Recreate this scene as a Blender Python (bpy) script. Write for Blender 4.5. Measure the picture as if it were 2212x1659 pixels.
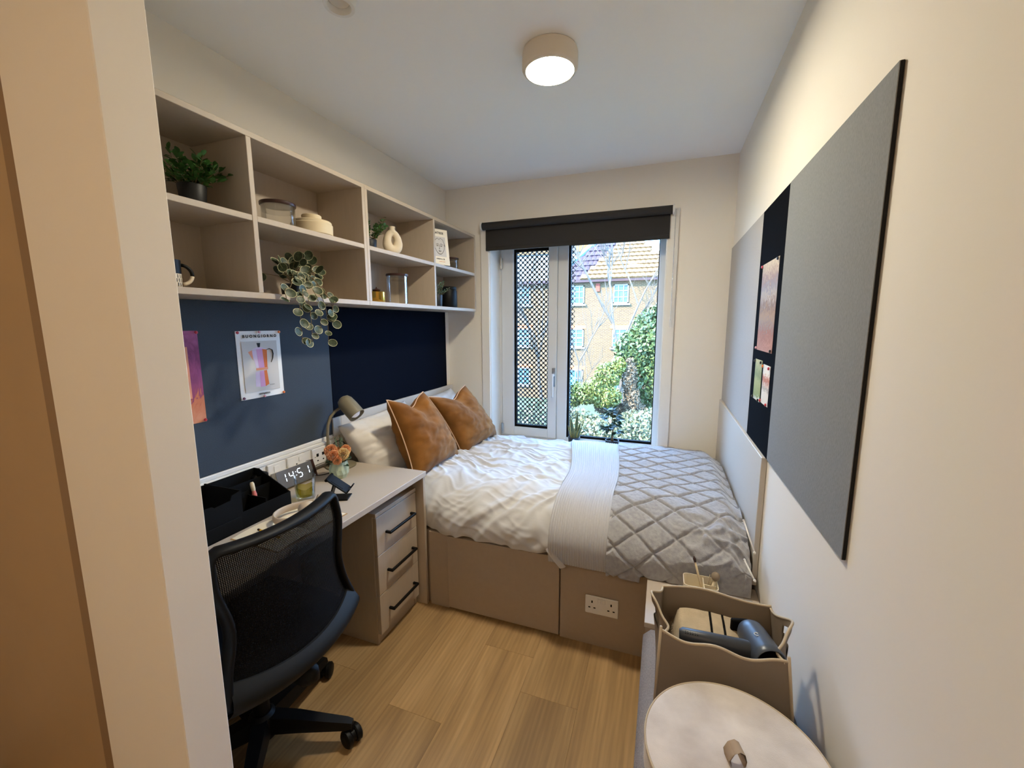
import bpy, math, random
import numpy as np
from mathutils import Vector, Matrix, noise
rnd = random.Random(7)
nrg = np.random.default_rng(7)
S = bpy.context.scene
COL = S.collection
PI = math.pi
for o in list(bpy.data.objects):
    bpy.data.objects.remove(o)

# ------------------------------------------------------------------ camera
cam_d = bpy.data.cameras.new('camera'); cam = bpy.data.objects.new('camera', cam_d); COL.objects.link(cam)
cam_d.sensor_fit = 'HORIZONTAL'; cam_d.sensor_width = 36.0; cam_d.lens = 897.05 / 2212 * 36
cam_d.clip_start = 0.02; cam_d.clip_end = 300
_p, _y, _r = -0.143921, 0.350333, 0.003797
_R = Matrix.Rotation(_y, 3, 'Z') @ Matrix.Rotation(_p, 3, 'X') @ Matrix.Rotation(_r, 3, 'Y')
_ri, _fw, _up = _R.col[0], _R.col[1], _R.col[2]
cam.matrix_world = Matrix(((_ri[0], _up[0], -_fw[0], 1.6486), (_ri[1], _up[1], -_fw[1], -3.0158), (_ri[2], _up[2], -_fw[2], 1.4537), (0, 0, 0, 1)))
S.camera = cam

# ------------------------------------------------------------------ world, sun, exposure
W = bpy.data.worlds.new('World'); S.world = W; W.use_nodes = True
_bg = W.node_tree.nodes['Background']; _bg.inputs[0].default_value = (0.29, 0.55, 1.0, 1); _bg.inputs[1].default_value = 14.5
sun_d = bpy.data.lights.new('sun', 'SUN'); sun_d.energy = 15.0; sun_d.angle = 0.01; sun_d.color = (1, .86, .66)
sun = bpy.data.objects.new('sun', sun_d); COL.objects.link(sun)
sun.rotation_euler = Vector((0.55, 0.70, -0.62)).to_track_quat('-Z', 'Y').to_euler()
sun.location = (-8, -10, 12)
LAMP_STRENGTH = 195.0
HALL_POWER = 6.8
S.view_settings.view_transform = 'Standard'; S.view_settings.look = 'None'
S.view_settings.gamma = 1.0; S.view_settings.use_curve_mapping = False
S.view_settings.exposure = 0.75
S.cycles.max_bounces = 10; S.cycles.diffuse_bounces = 6; S.cycles.transparent_max_bounces = 24; S.cycles.glossy_bounces = 4
S.cycles.sample_clamp_indirect = 8.0; S.cycles.caustics_reflective = False; S.cycles.caustics_refractive = False

# ------------------------------------------------------------------ materials
def lin(h):
    if not isinstance(h, str): return tuple(h)[:3]
    h = h.lstrip('#'); c = [int(h[i:i + 2], 16) / 255 for i in (0, 2, 4)]
    return tuple(x / 12.92 if x <= .04045 else ((x + .055) / 1.055) ** 2.4 for x in c)

def mat(name, color, rough=.6, metal=0, spec=.5, sheen=0, bump=0, bscale=200, var=0, vscale=8, color2=None, stretch=(1, 1, 1), emit=None, estr=0, trans=0, alpha=1, coat=0, detail=3, ior=1.45):
    m = bpy.data.materials.new(name); m.use_nodes = True
    nt = m.node_tree; b = nt.nodes['Principled BSDF']
    c = lin(color)
    b.inputs['Base Color'].default_value = (*c, 1); b.inputs['Roughness'].default_value = rough
    b.inputs['Metallic'].default_value = metal; b.inputs['Specular IOR Level'].default_value = spec
    b.inputs['Sheen Weight'].default_value = sheen; b.inputs['Transmission Weight'].default_value = trans
    b.inputs['Alpha'].default_value = alpha; b.inputs['Coat Weight'].default_value = coat; b.inputs['IOR'].default_value = ior
    if sheen: b.inputs['Sheen Roughness'].default_value = .4
    if emit: b.inputs['Emission Color'].default_value = (*lin(emit), 1); b.inputs['Emission Strength'].default_value = estr
    if bump or var:
        tc = nt.nodes.new('ShaderNodeTexCoord'); mp = nt.nodes.new('ShaderNodeMapping')
        nt.links.new(tc.outputs['Object'], mp.inputs[0]); mp.inputs['Scale'].default_value = stretch
    if var:
        n = nt.nodes.new('ShaderNodeTexNoise'); n.inputs['Scale'].default_value = vscale; n.inputs['Detail'].default_value = detail
        nt.links.new(mp.outputs[0], n.inputs['Vector'])
        mr = nt.nodes.new('ShaderNodeMapRange'); mr.inputs[1].default_value = .3; mr.inputs[2].default_value = .7
        nt.links.new(n.outputs['Fac'], mr.inputs[0])
        mx = nt.nodes.new('ShaderNodeMix'); mx.data_type = 'RGBA'
        c2 = lin(color2) if color2 else tuple(x * (1 - var) for x in c)
        mx.inputs[6].default_value = (*c, 1); mx.inputs[7].default_value = (*c2, 1)
        nt.links.new(mr.outputs[0], mx.inputs[0]); nt.links.new(mx.outputs[2], b.inputs['Base Color'])
    if bump:
        n = nt.nodes.new('ShaderNodeTexNoise'); n.inputs['Scale'].default_value = bscale; n.inputs['Detail'].default_value = 2
        nt.links.new(mp.outputs[0], n.inputs['Vector'])
        bp = nt.nodes.new('ShaderNodeBump'); bp.inputs['Strength'].default_value = bump; bp.inputs['Distance'].default_value = .002
        nt.links.new(n.outputs['Fac'], bp.inputs['Height']); nt.links.new(bp.outputs[0], b.inputs['Normal'])
    return m

def thin_glass(name, tint=(1, 1, 1), refl=.08, base=None, mixbase=0):
    m = bpy.data.materials.new(name); m.use_nodes = True; nt = m.node_tree; nt.nodes.clear()
    out = nt.nodes.new('ShaderNodeOutputMaterial'); t = nt.nodes.new('ShaderNodeBsdfTransparent'); t.inputs[0].default_value = (*tint, 1)
    g = nt.nodes.new('ShaderNodeBsdfGlossy'); g.inputs['Roughness'].default_value = .03
    lw = nt.nodes.new('ShaderNodeLayerWeight'); lw.inputs[0].default_value = .25
    mu = nt.nodes.new('ShaderNodeMath'); mu.operation = 'MULTIPLY_ADD'; mu.inputs[1].default_value = .45; mu.inputs[2].default_value = refl * .4
    nt.links.new(lw.outputs['Fresnel'], mu.inputs[0])
    mx = nt.nodes.new('ShaderNodeMixShader'); nt.links.new(mu.outputs[0], mx.inputs[0]); nt.links.new(t.outputs[0], mx.inputs[1]); nt.links.new(g.outputs[0], mx.inputs[2])
    nt.links.new(mx.outputs[0], out.inputs[0])
    return m

def wood_mat(name):
    m = bpy.data.materials.new(name); m.use_nodes = True; nt = m.node_tree; b = nt.nodes['Principled BSDF']; L = nt.links.new
    tc = nt.nodes.new('ShaderNodeTexCoord'); oi = nt.nodes.new('ShaderNodeObjectInfo')
    off = nt.nodes.new('ShaderNodeMath'); off.operation = 'MULTIPLY'; off.inputs[1].default_value = 37.0; L(oi.outputs['Random'], off.inputs[0])
    cv = nt.nodes.new('ShaderNodeCombineXYZ'); L(off.outputs[0], cv.inputs[0]); L(off.outputs[0], cv.inputs[1]); L(off.outputs[0], cv.inputs[2])
    ad = nt.nodes.new('ShaderNodeVectorMath'); ad.operation = 'ADD'; L(tc.outputs['Object'], ad.inputs[0]); L(cv.outputs[0], ad.inputs[1])
    def ns(sc, scale, det, dist=0):
        mp = nt.nodes.new('ShaderNodeMapping'); mp.inputs['Scale'].default_value = sc; L(ad.outputs[0], mp.inputs[0])
        n = nt.nodes.new('ShaderNodeTexNoise'); n.inputs['Scale'].default_value = scale; n.inputs['Detail'].default_value = det; n.inputs['Distortion'].default_value = dist
        L(mp.outputs[0], n.inputs['Vector']); return n
    n1 = ns((9, .9, 1), 1.6, 4, .6); n2 = ns((60, 2.2, 1), 2.0, 3, .2)
    rp = nt.nodes.new('ShaderNodeValToRGB'); L(n1.outputs['Fac'], rp.inputs[0])
    e = rp.color_ramp.elements; e[0].position = .28; e[0].color = (*lin('#93754f'), 1); e[1].position = .72; e[1].color = (*lin('#b8986c'), 1)
    e2 = rp.color_ramp.elements.new(.5); e2.color = (*lin('#a6865b'), 1)
    # cathedral grain lines
    mp = nt.nodes.new('ShaderNodeMapping'); mp.inputs['Scale'].default_value = (14, 1.1, 1); L(ad.outputs[0], mp.inputs[0])
    wv = nt.nodes.new('ShaderNodeTexWave'); wv.wave_type = 'BANDS'; wv.inputs['Scale'].default_value = 1.2; wv.inputs['Distortion'].default_value = 7; wv.inputs['Detail'].default_value = 2; wv.inputs['Detail Scale'].default_value = .6
    L(mp.outputs[0], wv.inputs['Vector'])
    mx = nt.nodes.new('ShaderNodeMix'); mx.data_type = 'RGBA'; mx.blend_type = 'MULTIPLY'; L(rp.outputs[0], mx.inputs[6])
    r2 = nt.nodes.new('ShaderNodeMapRange'); r2.inputs[3].default_value = .84; r2.inputs[4].default_value = 1.05; L(wv.outputs['Fac'], r2.inputs[0])
    L(r2.outputs[0], mx.inputs[7]); mx.inputs[0].default_value = .55
    mx2 = nt.nodes.new('ShaderNodeMix'); mx2.data_type = 'RGBA'; mx2.blend_type = 'MULTIPLY'; L(mx.outputs[2], mx2.inputs[6])
    r3 = nt.nodes.new('ShaderNodeMapRange'); r3.inputs[1].default_value = .3; r3.inputs[2].default_value = .7; r3.inputs[3].default_value = .82; r3.inputs[4].default_value = 1.08; L(n2.outputs['Fac'], r3.inputs[0])
    L(r3.outputs[0], mx2.inputs[7]); mx2.inputs[0].default_value = .8
    hs = nt.nodes.new('ShaderNodeHueSaturation'); r4 = nt.nodes.new('ShaderNodeMapRange'); r4.inputs[3].default_value = .88; r4.inputs[4].default_value = 1.08
    L(oi.outputs['Random'], r4.inputs[0]); L(r4.outputs[0], hs.inputs['Value']); L(mx2.outputs[2], hs.inputs['Color'])
    L(hs.outputs[0], b.inputs['Base Color']); b.inputs['Roughness'].default_value = .48
    bp = nt.nodes.new('ShaderNodeBump'); bp.inputs['Strength'].default_value = .12; bp.inputs['Distance'].default_value = .002; L(n2.outputs['Fac'], bp.inputs['Height']); L(bp.outputs[0], b.inputs['Normal'])
    return m

def brick_mat(name):
    m = bpy.data.materials.new(name); m.use_nodes = True; nt = m.node_tree; b = nt.nodes['Principled BSDF']; L = nt.links.new
    tc = nt.nodes.new('ShaderNodeTexCoord'); mp = nt.nodes.new('ShaderNodeMapping'); mp.inputs['Rotation'].default_value = (PI / 2, 0, 0); L(tc.outputs['Object'], mp.inputs[0])
    br = nt.nodes.new('ShaderNodeTexBrick'); L(mp.outputs[0], br.inputs['Vector'])
    br.inputs['Color1'].default_value = (*lin('#574123'), 1); br.inputs['Color2'].default_value = (*lin('#4b341b'), 1); br.inputs['Mortar'].default_value = (*lin('#6b604a'), 1)
    br.inputs['Scale'].default_value = 1; br.inputs['Brick Width'].default_value = .225; br.inputs['Row Height'].default_value = .075; br.inputs['Mortar Size'].default_value = .011
    L(br.outputs['Color'], b.inputs['Base Color']); b.inputs['Roughness'].default_value = .9
    return m

def mesh_fabric(name):
    m = bpy.data.materials.new(name); m.use_nodes = True; nt = m.node_tree; b = nt.nodes['Principled BSDF']; L = nt.links.new
    b.inputs['Base Color'].default_value = (.004, .004, .005, 1); b.inputs['Roughness'].default_value = .9; b.inputs['Specular IOR Level'].default_value = .1
    tc = nt.nodes.new('ShaderNodeTexCoord'); vals = []
    for rot, off in ((0, 0), (1, 0)):
        wv = nt.nodes.new('ShaderNodeTexWave'); wv.bands_direction = 'Y' if rot == 0 else 'Z'; wv.inputs['Scale'].default_value = 70
        L(tc.outputs['Object'], wv.inputs['Vector']); vals.append(wv)
    mn = nt.nodes.new('ShaderNodeMath'); mn.operation = 'MAXIMUM'; L(vals[0].outputs['Fac'], mn.inputs[0]); L(vals[1].outputs['Fac'], mn.inputs[1])
    gt = nt.nodes.new('ShaderNodeMapRange'); gt.inputs[1].default_value = .35; gt.inputs[2].default_value = .7; gt.inputs[3].default_value = .78; gt.inputs[4].default_value = 1; L(mn.outputs[0], gt.inputs[0])
    L(gt.outputs[0], b.inputs['Alpha'])
    return m

M = dict(
    wall=mat('wall_paint', '#eae4da', .85, bump=.05, bscale=90), ceil=mat('ceiling_paint', '#f3f2f0', .9),
    wtrim=mat('white_trim', '#e6e3dd', .5), upvc=mat('white_frame', '#cfd0d0', .35), skirt=mat('skirting_paint', '#d8d2c8', .5),
    door=mat('door_laminate', '#b79b76', .5, var=.08, vscale=3), recess=mat('door_frame_paint', '#8f7558', .6),
    cash=mat('cashmere_laminate', '#b6a897', .45, var=.05, vscale=60, stretch=(1, 1, .15), bump=.03, bscale=300),
    cashd=mat('cashmere_desk_top', '#b9ada0', .42, bump=.02, bscale=400),
    pale=mat('pale_laminate', '#c9c2b8', .45), bedp=mat('bed_panel_laminate', '#a79786', .5, var=.04, vscale=50),
    slate=mat('slate_felt', '#39414b', .95, spec=.2, var=.3, vscale=420, bump=.25, bscale=500, color2='#464f59'),
    navy=mat('navy_felt', '#0c111c', 1.0, spec=.05, bump=.2, bscale=500), navy2=mat('navy_felt_strip', '#0c0f16', 1.0, spec=.05, var=.3, vscale=300, bump=.2, bscale=500),
    grey=mat('grey_felt', '#7a7c7e', .95, var=.2, vscale=420, stretch=(1, 1, .3), color2='#888a8d', bump=.3, bscale=400), feltedge=mat('black_board_edge', '#17171a', .9),
    lgrey=mat('light_linen_board', '#b4afa9', .9, bump=.25, bscale=500, var=.1, vscale=300),
    black=mat('black_plastic', '#0a0a0b', .5, spec=.25), blackm=mat('matte_black', '#070708', .8, spec=.2), dgrey=mat('dark_grey_plastic', '#151617', .6, spec=.25),
    white=mat('white_plastic', '#e6e4e0', .35), cotton=mat('white_cotton', '#c6c6c8', .9, sheen=.1, bump=.1, bscale=700),
    pillow=mat('cream_cotton', '#ddd6cc', .9, bump=.1, bscale=700), velvet=mat('rust_velvet', '#8f5e29', .85, spec=.25, sheen=.1, var=.3, vscale=9, color2='#6f4519', bump=.15, bscale=500),
    piping=mat('beige_piping', '#d9b493', .8), rib=mat('ribbed_grey_cotton', '#b5b5b9', .9, bump=.1, bscale=600),
    fleece=mat('grey_fleece', '#aaaaad', .95, sheen=.5, bump=.7, bscale=330, var=.12, vscale=60, color2='#97979c'),
    chrome=mat('brushed_steel', '#b9bcc0', .25, metal=1), gold=mat('gold_metal', '#c49a45', .18, metal=1), dwood=mat('dark_wood', '#3a211a', .35),
    olive=mat('taupe_metal', '#7d745f', .4), bulb=mat('frosted_bulb', '#e8eaf2', .3, emit='#e8ecff', estr=.15),
    leaf=mat('leaf_green', '#3d6a2c', .5, var=.5, vscale=30, color2='#23451a'), leafd=mat('leaf_dark', '#1d3a22', .35, var=.4, vscale=30),
    leafv=mat('leaf_variegated', '#222d1c', .5, var=.5, vscale=110, color2='#414e36'), leafedge=mat('leaf_cream_edge', '#b5b28e', .6), stem=mat('plant_stem', '#6a5a3c', .7),
    snake=mat('snake_leaf', '#33452c', .5, var=.5, vscale=60, stretch=(1, 1, 3), color2='#57694a'), snakee=mat('snake_edge', '#c3b86a', .5), leafs=mat('sage_leaf', '#5b7258', .6),
    potb=mat('black_pot', '#131417', .5), potg=mat('charcoal_pot', '#22262c', .5), soil=mat('soil', '#1b120c', .95),
    ceram=mat('cream_ceramic', '#d8c9b0', .7, bump=.1, bscale=200), stone=mat('cream_canister', '#cdbd9d', .65), mint=mat('mint_ceramic', '#b9c9b0', .45),
    glass=thin_glass('clear_glass', (.985, .99, .988), .04), pane=thin_glass('window_glass', (.96, .98, .98), .02), oglass=thin_glass('olive_glass', (.72, .66, .22), .1), clear=thin_glass('clear_acrylic', (.97, .975, .98), .12),
    paper=mat('poster_paper', '#e9e7e3', .7), page=mat('notebook_page', '#ece3d0', .8), art=mat('poster_field', '#cbc6c0', .8), ink=mat('black_ink', '#15161a', .8),
    orange=mat('orange_ink', '#d9743a', .8), peach=mat('peach_ink', '#e0987a', .8), pinkk=mat('pink_ink', '#d6a0c8', .8), lilac=mat('lilac_ink', '#d9c6dc', .8),
    pinred=mat('red_pin', '#c23a46', .3), pinor=mat('orange_pin', '#e07a3c', .3), pinpk=mat('pink_pin', '#d9a0aa', .3), pindk=mat('dark_pin', '#1b1c20', .3), pinpl=mat('purple_pin', '#6b3b54', .3),
    flower=mat('peach_flower', '#e79a5e', .7, var=.35, vscale=120, color2='#f0c8a0'), flowery=mat('cream_flower', '#eed6a6', .7),
    taupe=mat('taupe_felt', '#85786a', .85, bump=.08, bscale=400), taupee=mat('taupe_edge', '#b7a892', .8), towel=mat('oat_throw', '#beae95', .95, bump=.5, bscale=300, var=.15, vscale=40), fringe=mat('grey_fringe', '#8d7f6d', .95),
    dryer=mat('blue_grey_plastic', '#474e59', .35, metal=.2), dryerh=mat('graphite_plastic', '#30343c', .4),
    bench=mat('grey_weave', '#8b8079', .95, var=.3, vscale=260, bump=.4, bscale=500), lidv=mat('silver_velvet', '#d8d1cc', .8, sheen=.3, var=.3, vscale=9, color2='#b1a8a2', bump=.2, bscale=400, detail=5), tab=mat('taupe_strap', '#a08d79', .8),
    cream=mat('cream_plastic', '#e6dcc6', .45), headp=mat('oat_plastic', '#bfae9a', .5), screen=mat('perforated_metal', '#26211e', .6),
    mirror=mat('clock_mirror', '#75767a', .3, metal=.3), led=mat('clock_led', '#ffffff', .5, emit='#cfe6ff', estr=1.6), blindf=mat('charcoal_blind', '#2c2a2a', .9, bump=.1, bscale=500),
    lampbody=mat('lamp_white', '#d9cfc0', .5), lampglow=mat('lamp_diffuser', '#ffffff', .5, emit=(1.0, .90, .70), estr=LAMP_STRENGTH),
    wood=wood_mat('oak_plank'), brick=brick_mat('yellow_brick'), tile=mat('clay_tile', '#6d5230', .9, var=.35, vscale=4, color2='#5c4325'), tile_shaded=mat('shaded_purple_tile', '#40323a', .9, var=.25, vscale=4),  # purple tile: shade on the left roof slope painted into its colour
    owhite=mat('outdoor_white', '#8a9093', .6), barge=mat('pale_blue_board', '#5e7880', .6), redt=mat('red_clay', '#7d3f30', .9), ownd=mat('dark_window_glass', '#3d5560', .1), yellow=mat('yellow_paint', '#e3b12e', .6),
    bark=mat('bark', '#5f5242', .95, var=.4, vscale=6), twig=mat('pale_twig', '#544b40', .9), oleaf=mat('ivy_leaf', '#55602f', .5, var=.6, vscale=.9, color2='#39472a'), oleaf2=mat('lime_leaf', '#67682b', .55, var=.4, vscale=1.2, color2='#4c5528'), oleaf3=mat('hedge_leaf', '#6b6848', .55, var=.5, vscale=1.2, color2='#4e5238'), rustl=mat('dry_ivy', '#665640', .8, var=.4, vscale=3),
    ground=mat('outdoor_grass', '#4b543a', .95, var=.4, vscale=.5), bluesign=mat('blue_sign', '#4aa3d8', .5), tan=mat('parcel_tan', '#b99767', .7),
    chairmesh=mesh_fabric('black_mesh'), seatf=mat('black_seat_fabric', '#0c0c0e', .9, bump=.3, bscale=500), pinkpen=mat('pink_bristle', '#d9776f', .6), pencilb=mat('cream_brush', '#d8c7a6', .6),
    extw=mat('outside_render', '#77736b', .9),
)

# ------------------------------------------------------------------ geometry builder
class G:
    def __init__(s): s.v = []; s.f = []
    def add(s, vs, fs):
        k = len(s.v); s.v += [tuple(map(float, p)) for p in vs]; s.f += [tuple(i + k for i in f) for f in fs]; return s
    def box(s, x0, x1, y0, y1, z0, z1, b=0.0, T=None):
        if x0 > x1: x0, x1 = x1, x0
        if y0 > y1: y0, y1 = y1, y0
        if z0 > z1: z0, z1 = z1, z0
        X, Y, Z = (x0, x1), (y0, y1), (z0, z1); b = min(b, .49 * min(x1 - x0, y1 - y0, z1 - z0))
        if b <= 0:
            vs = [(X[i], Y[j], Z[k]) for i in (0, 1) for j in (0, 1) for k in (0, 1)]
            fs = [(0, 1, 3, 2), (4, 6, 7, 5), (0, 4, 5, 1), (2, 3, 7, 6), (0, 2, 6, 4), (1, 5, 7, 3)]
        else:
            vs = []; idx = {}
            for i in (0, 1):
                for j in (0, 1):
                    for k in (0, 1):
                        a = b if i == 0 else -b; c = b if j == 0 else -b; d = b if k == 0 else -b
                        for ax, p in enumerate(((X[i], Y[j] + c, Z[k] + d), (X[i] + a, Y[j], Z[k] + d), (X[i] + a, Y[j] + c, Z[k]))):
                            idx[i, j, k, ax] = len(vs); vs.append(p)
            fs = []
            q = lambda *t: fs.append(tuple(idx[a] for a in t))
            for i in (0, 1): q((i, 0, 0, 0), (i, 0, 1, 0), (i, 1, 1, 0), (i, 1, 0, 0))
            for j in (0, 1): q((0, j, 0, 1), (1, j, 0, 1), (1, j, 1, 1), (0, j, 1, 1))
            for k in (0, 1): q((0, 0, k, 2), (0, 1, k, 2), (1, 1, k, 2), (1, 0, k, 2))
            for i in (0, 1):
                for j in (0, 1): q((i, j, 0, 0), (i, j, 1, 0), (i, j, 1, 1), (i, j, 0, 1))
                for k in (0, 1): q((i, 0, k, 0), (i, 1, k, 0), (i, 1, k, 2), (i, 0, k, 2))
            for j in (0, 1):
                for k in (0, 1): q((0, j, k, 1), (1, j, k, 1), (1, j, k, 2), (0, j, k, 2))
            for i in (0, 1):
                for j in (0, 1):
                    for k in (0, 1): q((i, j, k, 0), (i, j, k, 1), (i, j, k, 2))
        if T is not None: vs = [T @ Vector(p) for p in vs]
        return s.add(vs, fs)
    def tube(s, pts, r, n=8, caps=True, flat=None):
        pts = [Vector(p) for p in pts]; rs = r if hasattr(r, '__len__') else [r] * len(pts)
        vs = []; fs = []; t0 = (pts[1] - pts[0]).normalized()
        ref = Vector((0, 0, 1)) if abs(t0.z) < .9 else Vector((1, 0, 0))
        u = t0.cross(ref).normalized()
        for i, p in enumerate(pts):
            t = (pts[min(i + 1, len(pts) - 1)] - pts[max(i - 1, 0)]).normalized()
            u = (u - t * u.dot(t)).normalized(); w = t.cross(u)
            fl = flat or (1, 1)
            for k in range(n):
                a = 2 * PI * k / n; vs.append(p + (u * math.cos(a) * fl[0] + w * math.sin(a) * fl[1]) * rs[i])
        for i in range(len(pts) - 1):
            for k in range(n): fs.append((i * n + k, i * n + (k + 1) % n, (i + 1) * n + (k + 1) % n, (i + 1) * n + k))
        if caps: fs.append(tuple(range(n - 1, -1, -1))); fs.append(tuple(range((len(pts) - 1) * n, len(pts) * n)))
        return s.add(vs, fs)
    def lathe(s, prof, c=(0, 0, 0), n=32, axis=None, capb=True, capt=True, sx=1, sy=1):
        vs = []; fs = []; c = Vector(c)
        Q = Vector((0, 0, 1)).rotation_difference(Vector(axis)) if axis is not None else None
        for r, z in prof:
            for k in range(n):
                a = 2 * PI * k / n; p = Vector((r * math.cos(a) * sx, r * math.sin(a) * sy, z))
                vs.append(c + (Q @ p if Q else p))
        m = len(prof)
        for i in range(m - 1):
            for k in range(n): fs.append((i * n + k, i * n + (k + 1) % n, (i + 1) * n + (k + 1) % n, (i + 1) * n + k))
        if capb: fs.append(tuple(range(n - 1, -1, -1)))
        if capt: fs.append(tuple(range((m - 1) * n, m * n)))
        return s.add(vs, fs)
    def ball(s, c, r, n=12, sc=(1, 1, 1)):
        m = max(4, n // 2)
        prof = [(max(1e-4, math.sin(PI * i / m)), -math.cos(PI * i / m)) for i in range(m + 1)]
        k = len(s.v); s.lathe(prof, (0, 0, 0), n)
        for i in range(k, len(s.v)):
            p = s.v[i]; s.v[i] = (c[0] + p[0] * r * sc[0], c[1] + p[1] * r * sc[1], c[2] + p[2] * r * sc[2])
        return s
    def prism(s, poly, F, d0, d1):
        n = len(poly); vs = [F(u, v, d0) for u, v in poly] + [F(u, v, d1) for u, v in poly]
        fs = [tuple(range(n - 1, -1, -1)), tuple(range(n, 2 * n))] + [(i, (i + 1) % n, n + (i + 1) % n, n + i) for i in range(n)]
        return s.add(vs, fs)
    def grid(s, A, close=False, flip=False):
        h, w = A.shape[:2]; vs = A.reshape(-1, 3).tolist(); fs = []
        for i in range(h - 1):
            for j in range(w if close else w - 1):
                a = i * w + j; b = i * w + (j + 1) % w; c = (i + 1) * w + (j + 1) % w; d = (i + 1) * w + j
                fs.append((a, d, c, b) if flip else (a, b, c, d))
        return s.add(vs, fs)

def frame(o, X, Y):
    o, X, Y = Vector(o), Vector(X).normalized(), Vector(Y).normalized(); N = X.cross(Y)
    return lambda u, v, w=0: o + X * u + Y * v + N * w

def root_of(o):
    while o.parent: o = o.parent
    return o

def obj(name, g, m, parent=None, smooth=30, origin=None, recalc=True, kind=None, label=None):
    me = bpy.data.meshes.new(name)
    off = np.array(root_of(parent).location if parent else (origin or (0, 0, 0)))
    V = np.array(g.v, float).reshape(-1, 3) - off
    me.from_pydata(V.tolist(), [], g.f)
    if recalc:
        import bmesh
        bm = bmesh.new(); bm.from_mesh(me); bmesh.ops.recalc_face_normals(bm, faces=bm.faces); bm.to_mesh(me); bm.free()
    if smooth:
        me.polygons.foreach_set('use_smooth', [True] * len(me.polygons))
        if smooth < 180: me.set_sharp_from_angle(angle=math.radians(smooth))
    me.materials.append(M[m] if isinstance(m, str) else m)
    me.update()
    o = bpy.data.objects.new(name, me); COL.objects.link(o)
    if parent: o.parent = parent
    elif origin: o.location = origin
    if kind: o['kind'] = kind
    if label: o['label'] = label
    return o

def tag(o, label, cat, group=None, kind=None):
    o['label'] = label; o['category'] = cat
    if group: o['group'] = group
    if kind: o['kind'] = kind
    return o

def thing(name, label, cat, loc=(0, 0, 0), group=None, kind=None):
    o = bpy.data.objects.new(name, None); COL.objects.link(o); o.location = loc; o.empty_display_size = .05
    return tag(o, label, cat, group, kind)

def text_g(txt, size, F, depth=.0004, spacing=1.0, bold=0.0, align='CENTER'):
    cu = bpy.data.curves.new('t', 'FONT'); cu.body = txt; cu.size = size; cu.align_x = align; cu.align_y = 'CENTER'; cu.space_character = spacing; cu.offset = bold; cu.extrude = depth; cu.resolution_u = 3
    to = bpy.data.objects.new('t', cu); COL.objects.link(to)
    me = bpy.data.meshes.new_from_object(to.evaluated_get(bpy.context.evaluated_depsgraph_get()))
    g = G(); g.add([F(v.co.x, v.co.y, v.co.z + depth) for v in me.vertices], [tuple(p.vertices) for p in me.polygons])
    bpy.data.objects.remove(to); bpy.data.curves.remove(cu); bpy.data.meshes.remove(me)
    return g

def copy_tree(o, parent=None):
    c = o.copy(); COL.objects.link(c); c.parent = parent
    for ch in list(o.children): copy_tree(ch, c)
    return c

def fbm(x, y, z=0, o=3):
    return noise.fractal(Vector((x, y, z)), 1.0, 2.0, o)

# ================================================================== the setting
H, RW = 2.478, 2.03
def struct(name, g, m, parent=None, label=None, smooth=0, cat=None):
    o = obj(name, g, m, parent, smooth)
    if not parent:
        o['kind'] = 'structure'
        if label: o['label'] = label
        if cat: o['category'] = cat
    return o
fl = struct('floor', G().box(-.4, 2.15, -4.3, .0, -.08, -.012), 'soil', label='light oak plank floor of the room', cat='floor')
_pm = G().box(-.1148, .1148, -.6098, .6098, -.012, 0, .0005)
_pl0 = None
for k in range(-4, 6):
    x0 = .712 + .23 * k; joint = {0: -1.855, 1: -1.45, 2: -1.63, 3: -1.2, -1: -1.25}.get(k, -1.4 - .37 * (k % 3))
    for j in range(-3, 3):
        y0 = joint + 1.22 * j
        if y0 > -.6 or y0 + 1.22 < -4.2 or x0 > 2.0 or x0 < -.35: continue
        if _pl0 is None: _pl0 = obj('plank', _pm, 'wood', fl, 0); o = _pl0
        else: o = _pl0.copy(); COL.objects.link(o)
        o.location = (x0 + .115, y0 + .61, 0)
struct('ceiling', G().box(-.5, 2.2, -4.4, .35, H, H + .12), 'ceil', label='plain white ceiling above the bed', cat='ceiling')
struct('wall_left', G().box(-.12, 0, -2.46, .0, -.08, H), 'wall', label='cream wall behind the desk and shelves', cat='wall')
struct('wall_right', G().box(RW, RW + .15, -4.3, .0, -.08, H), 'wall', label='cream wall carrying the long felt boards', cat='wall')
WX0, WX1, WZ0, WZ1 = .37, 1.635, .515, 2.12
struct('wall_back', G().box(-.5, WX0, 0, .30, -.3, H).box(WX1, 2.3, 0, .30, -.3, H).box(WX0, WX1, 0, .30, -.3, WZ0).box(WX0, WX1, 0, .30, WZ1, H), 'wall', label='cream end wall with the tall window', cat='wall')
struct('wall_front', G().box(-.5, 2.2, -4.4, -4.3, -.08, H), 'wall', label='wall at the entrance end of the room', cat='wall')
struct('wall_hall', G().box(-.5, -.4, -4.3, -2.45, -.08, H), 'wall', label='side wall of the entrance lobby', cat='wall')
struct('wall_partition', G().box(.446, .7364, -2.539, -2.45, 0, H, .002).box(-.45, .446, -2.50, -2.45, 0, H), 'wall', label='short partition wall end at the near left', cat='wall')
d1 = struct('door_1', G().box(-.38, .380, -2.513, -2.50, .004, 2.30), 'door', label='tan flush door in the partition at far left', cat='door')
struct('door_frame', G().box(.380, .4455, -2.526, -2.50, 0, 2.36, .001), 'recess', d1)

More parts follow.
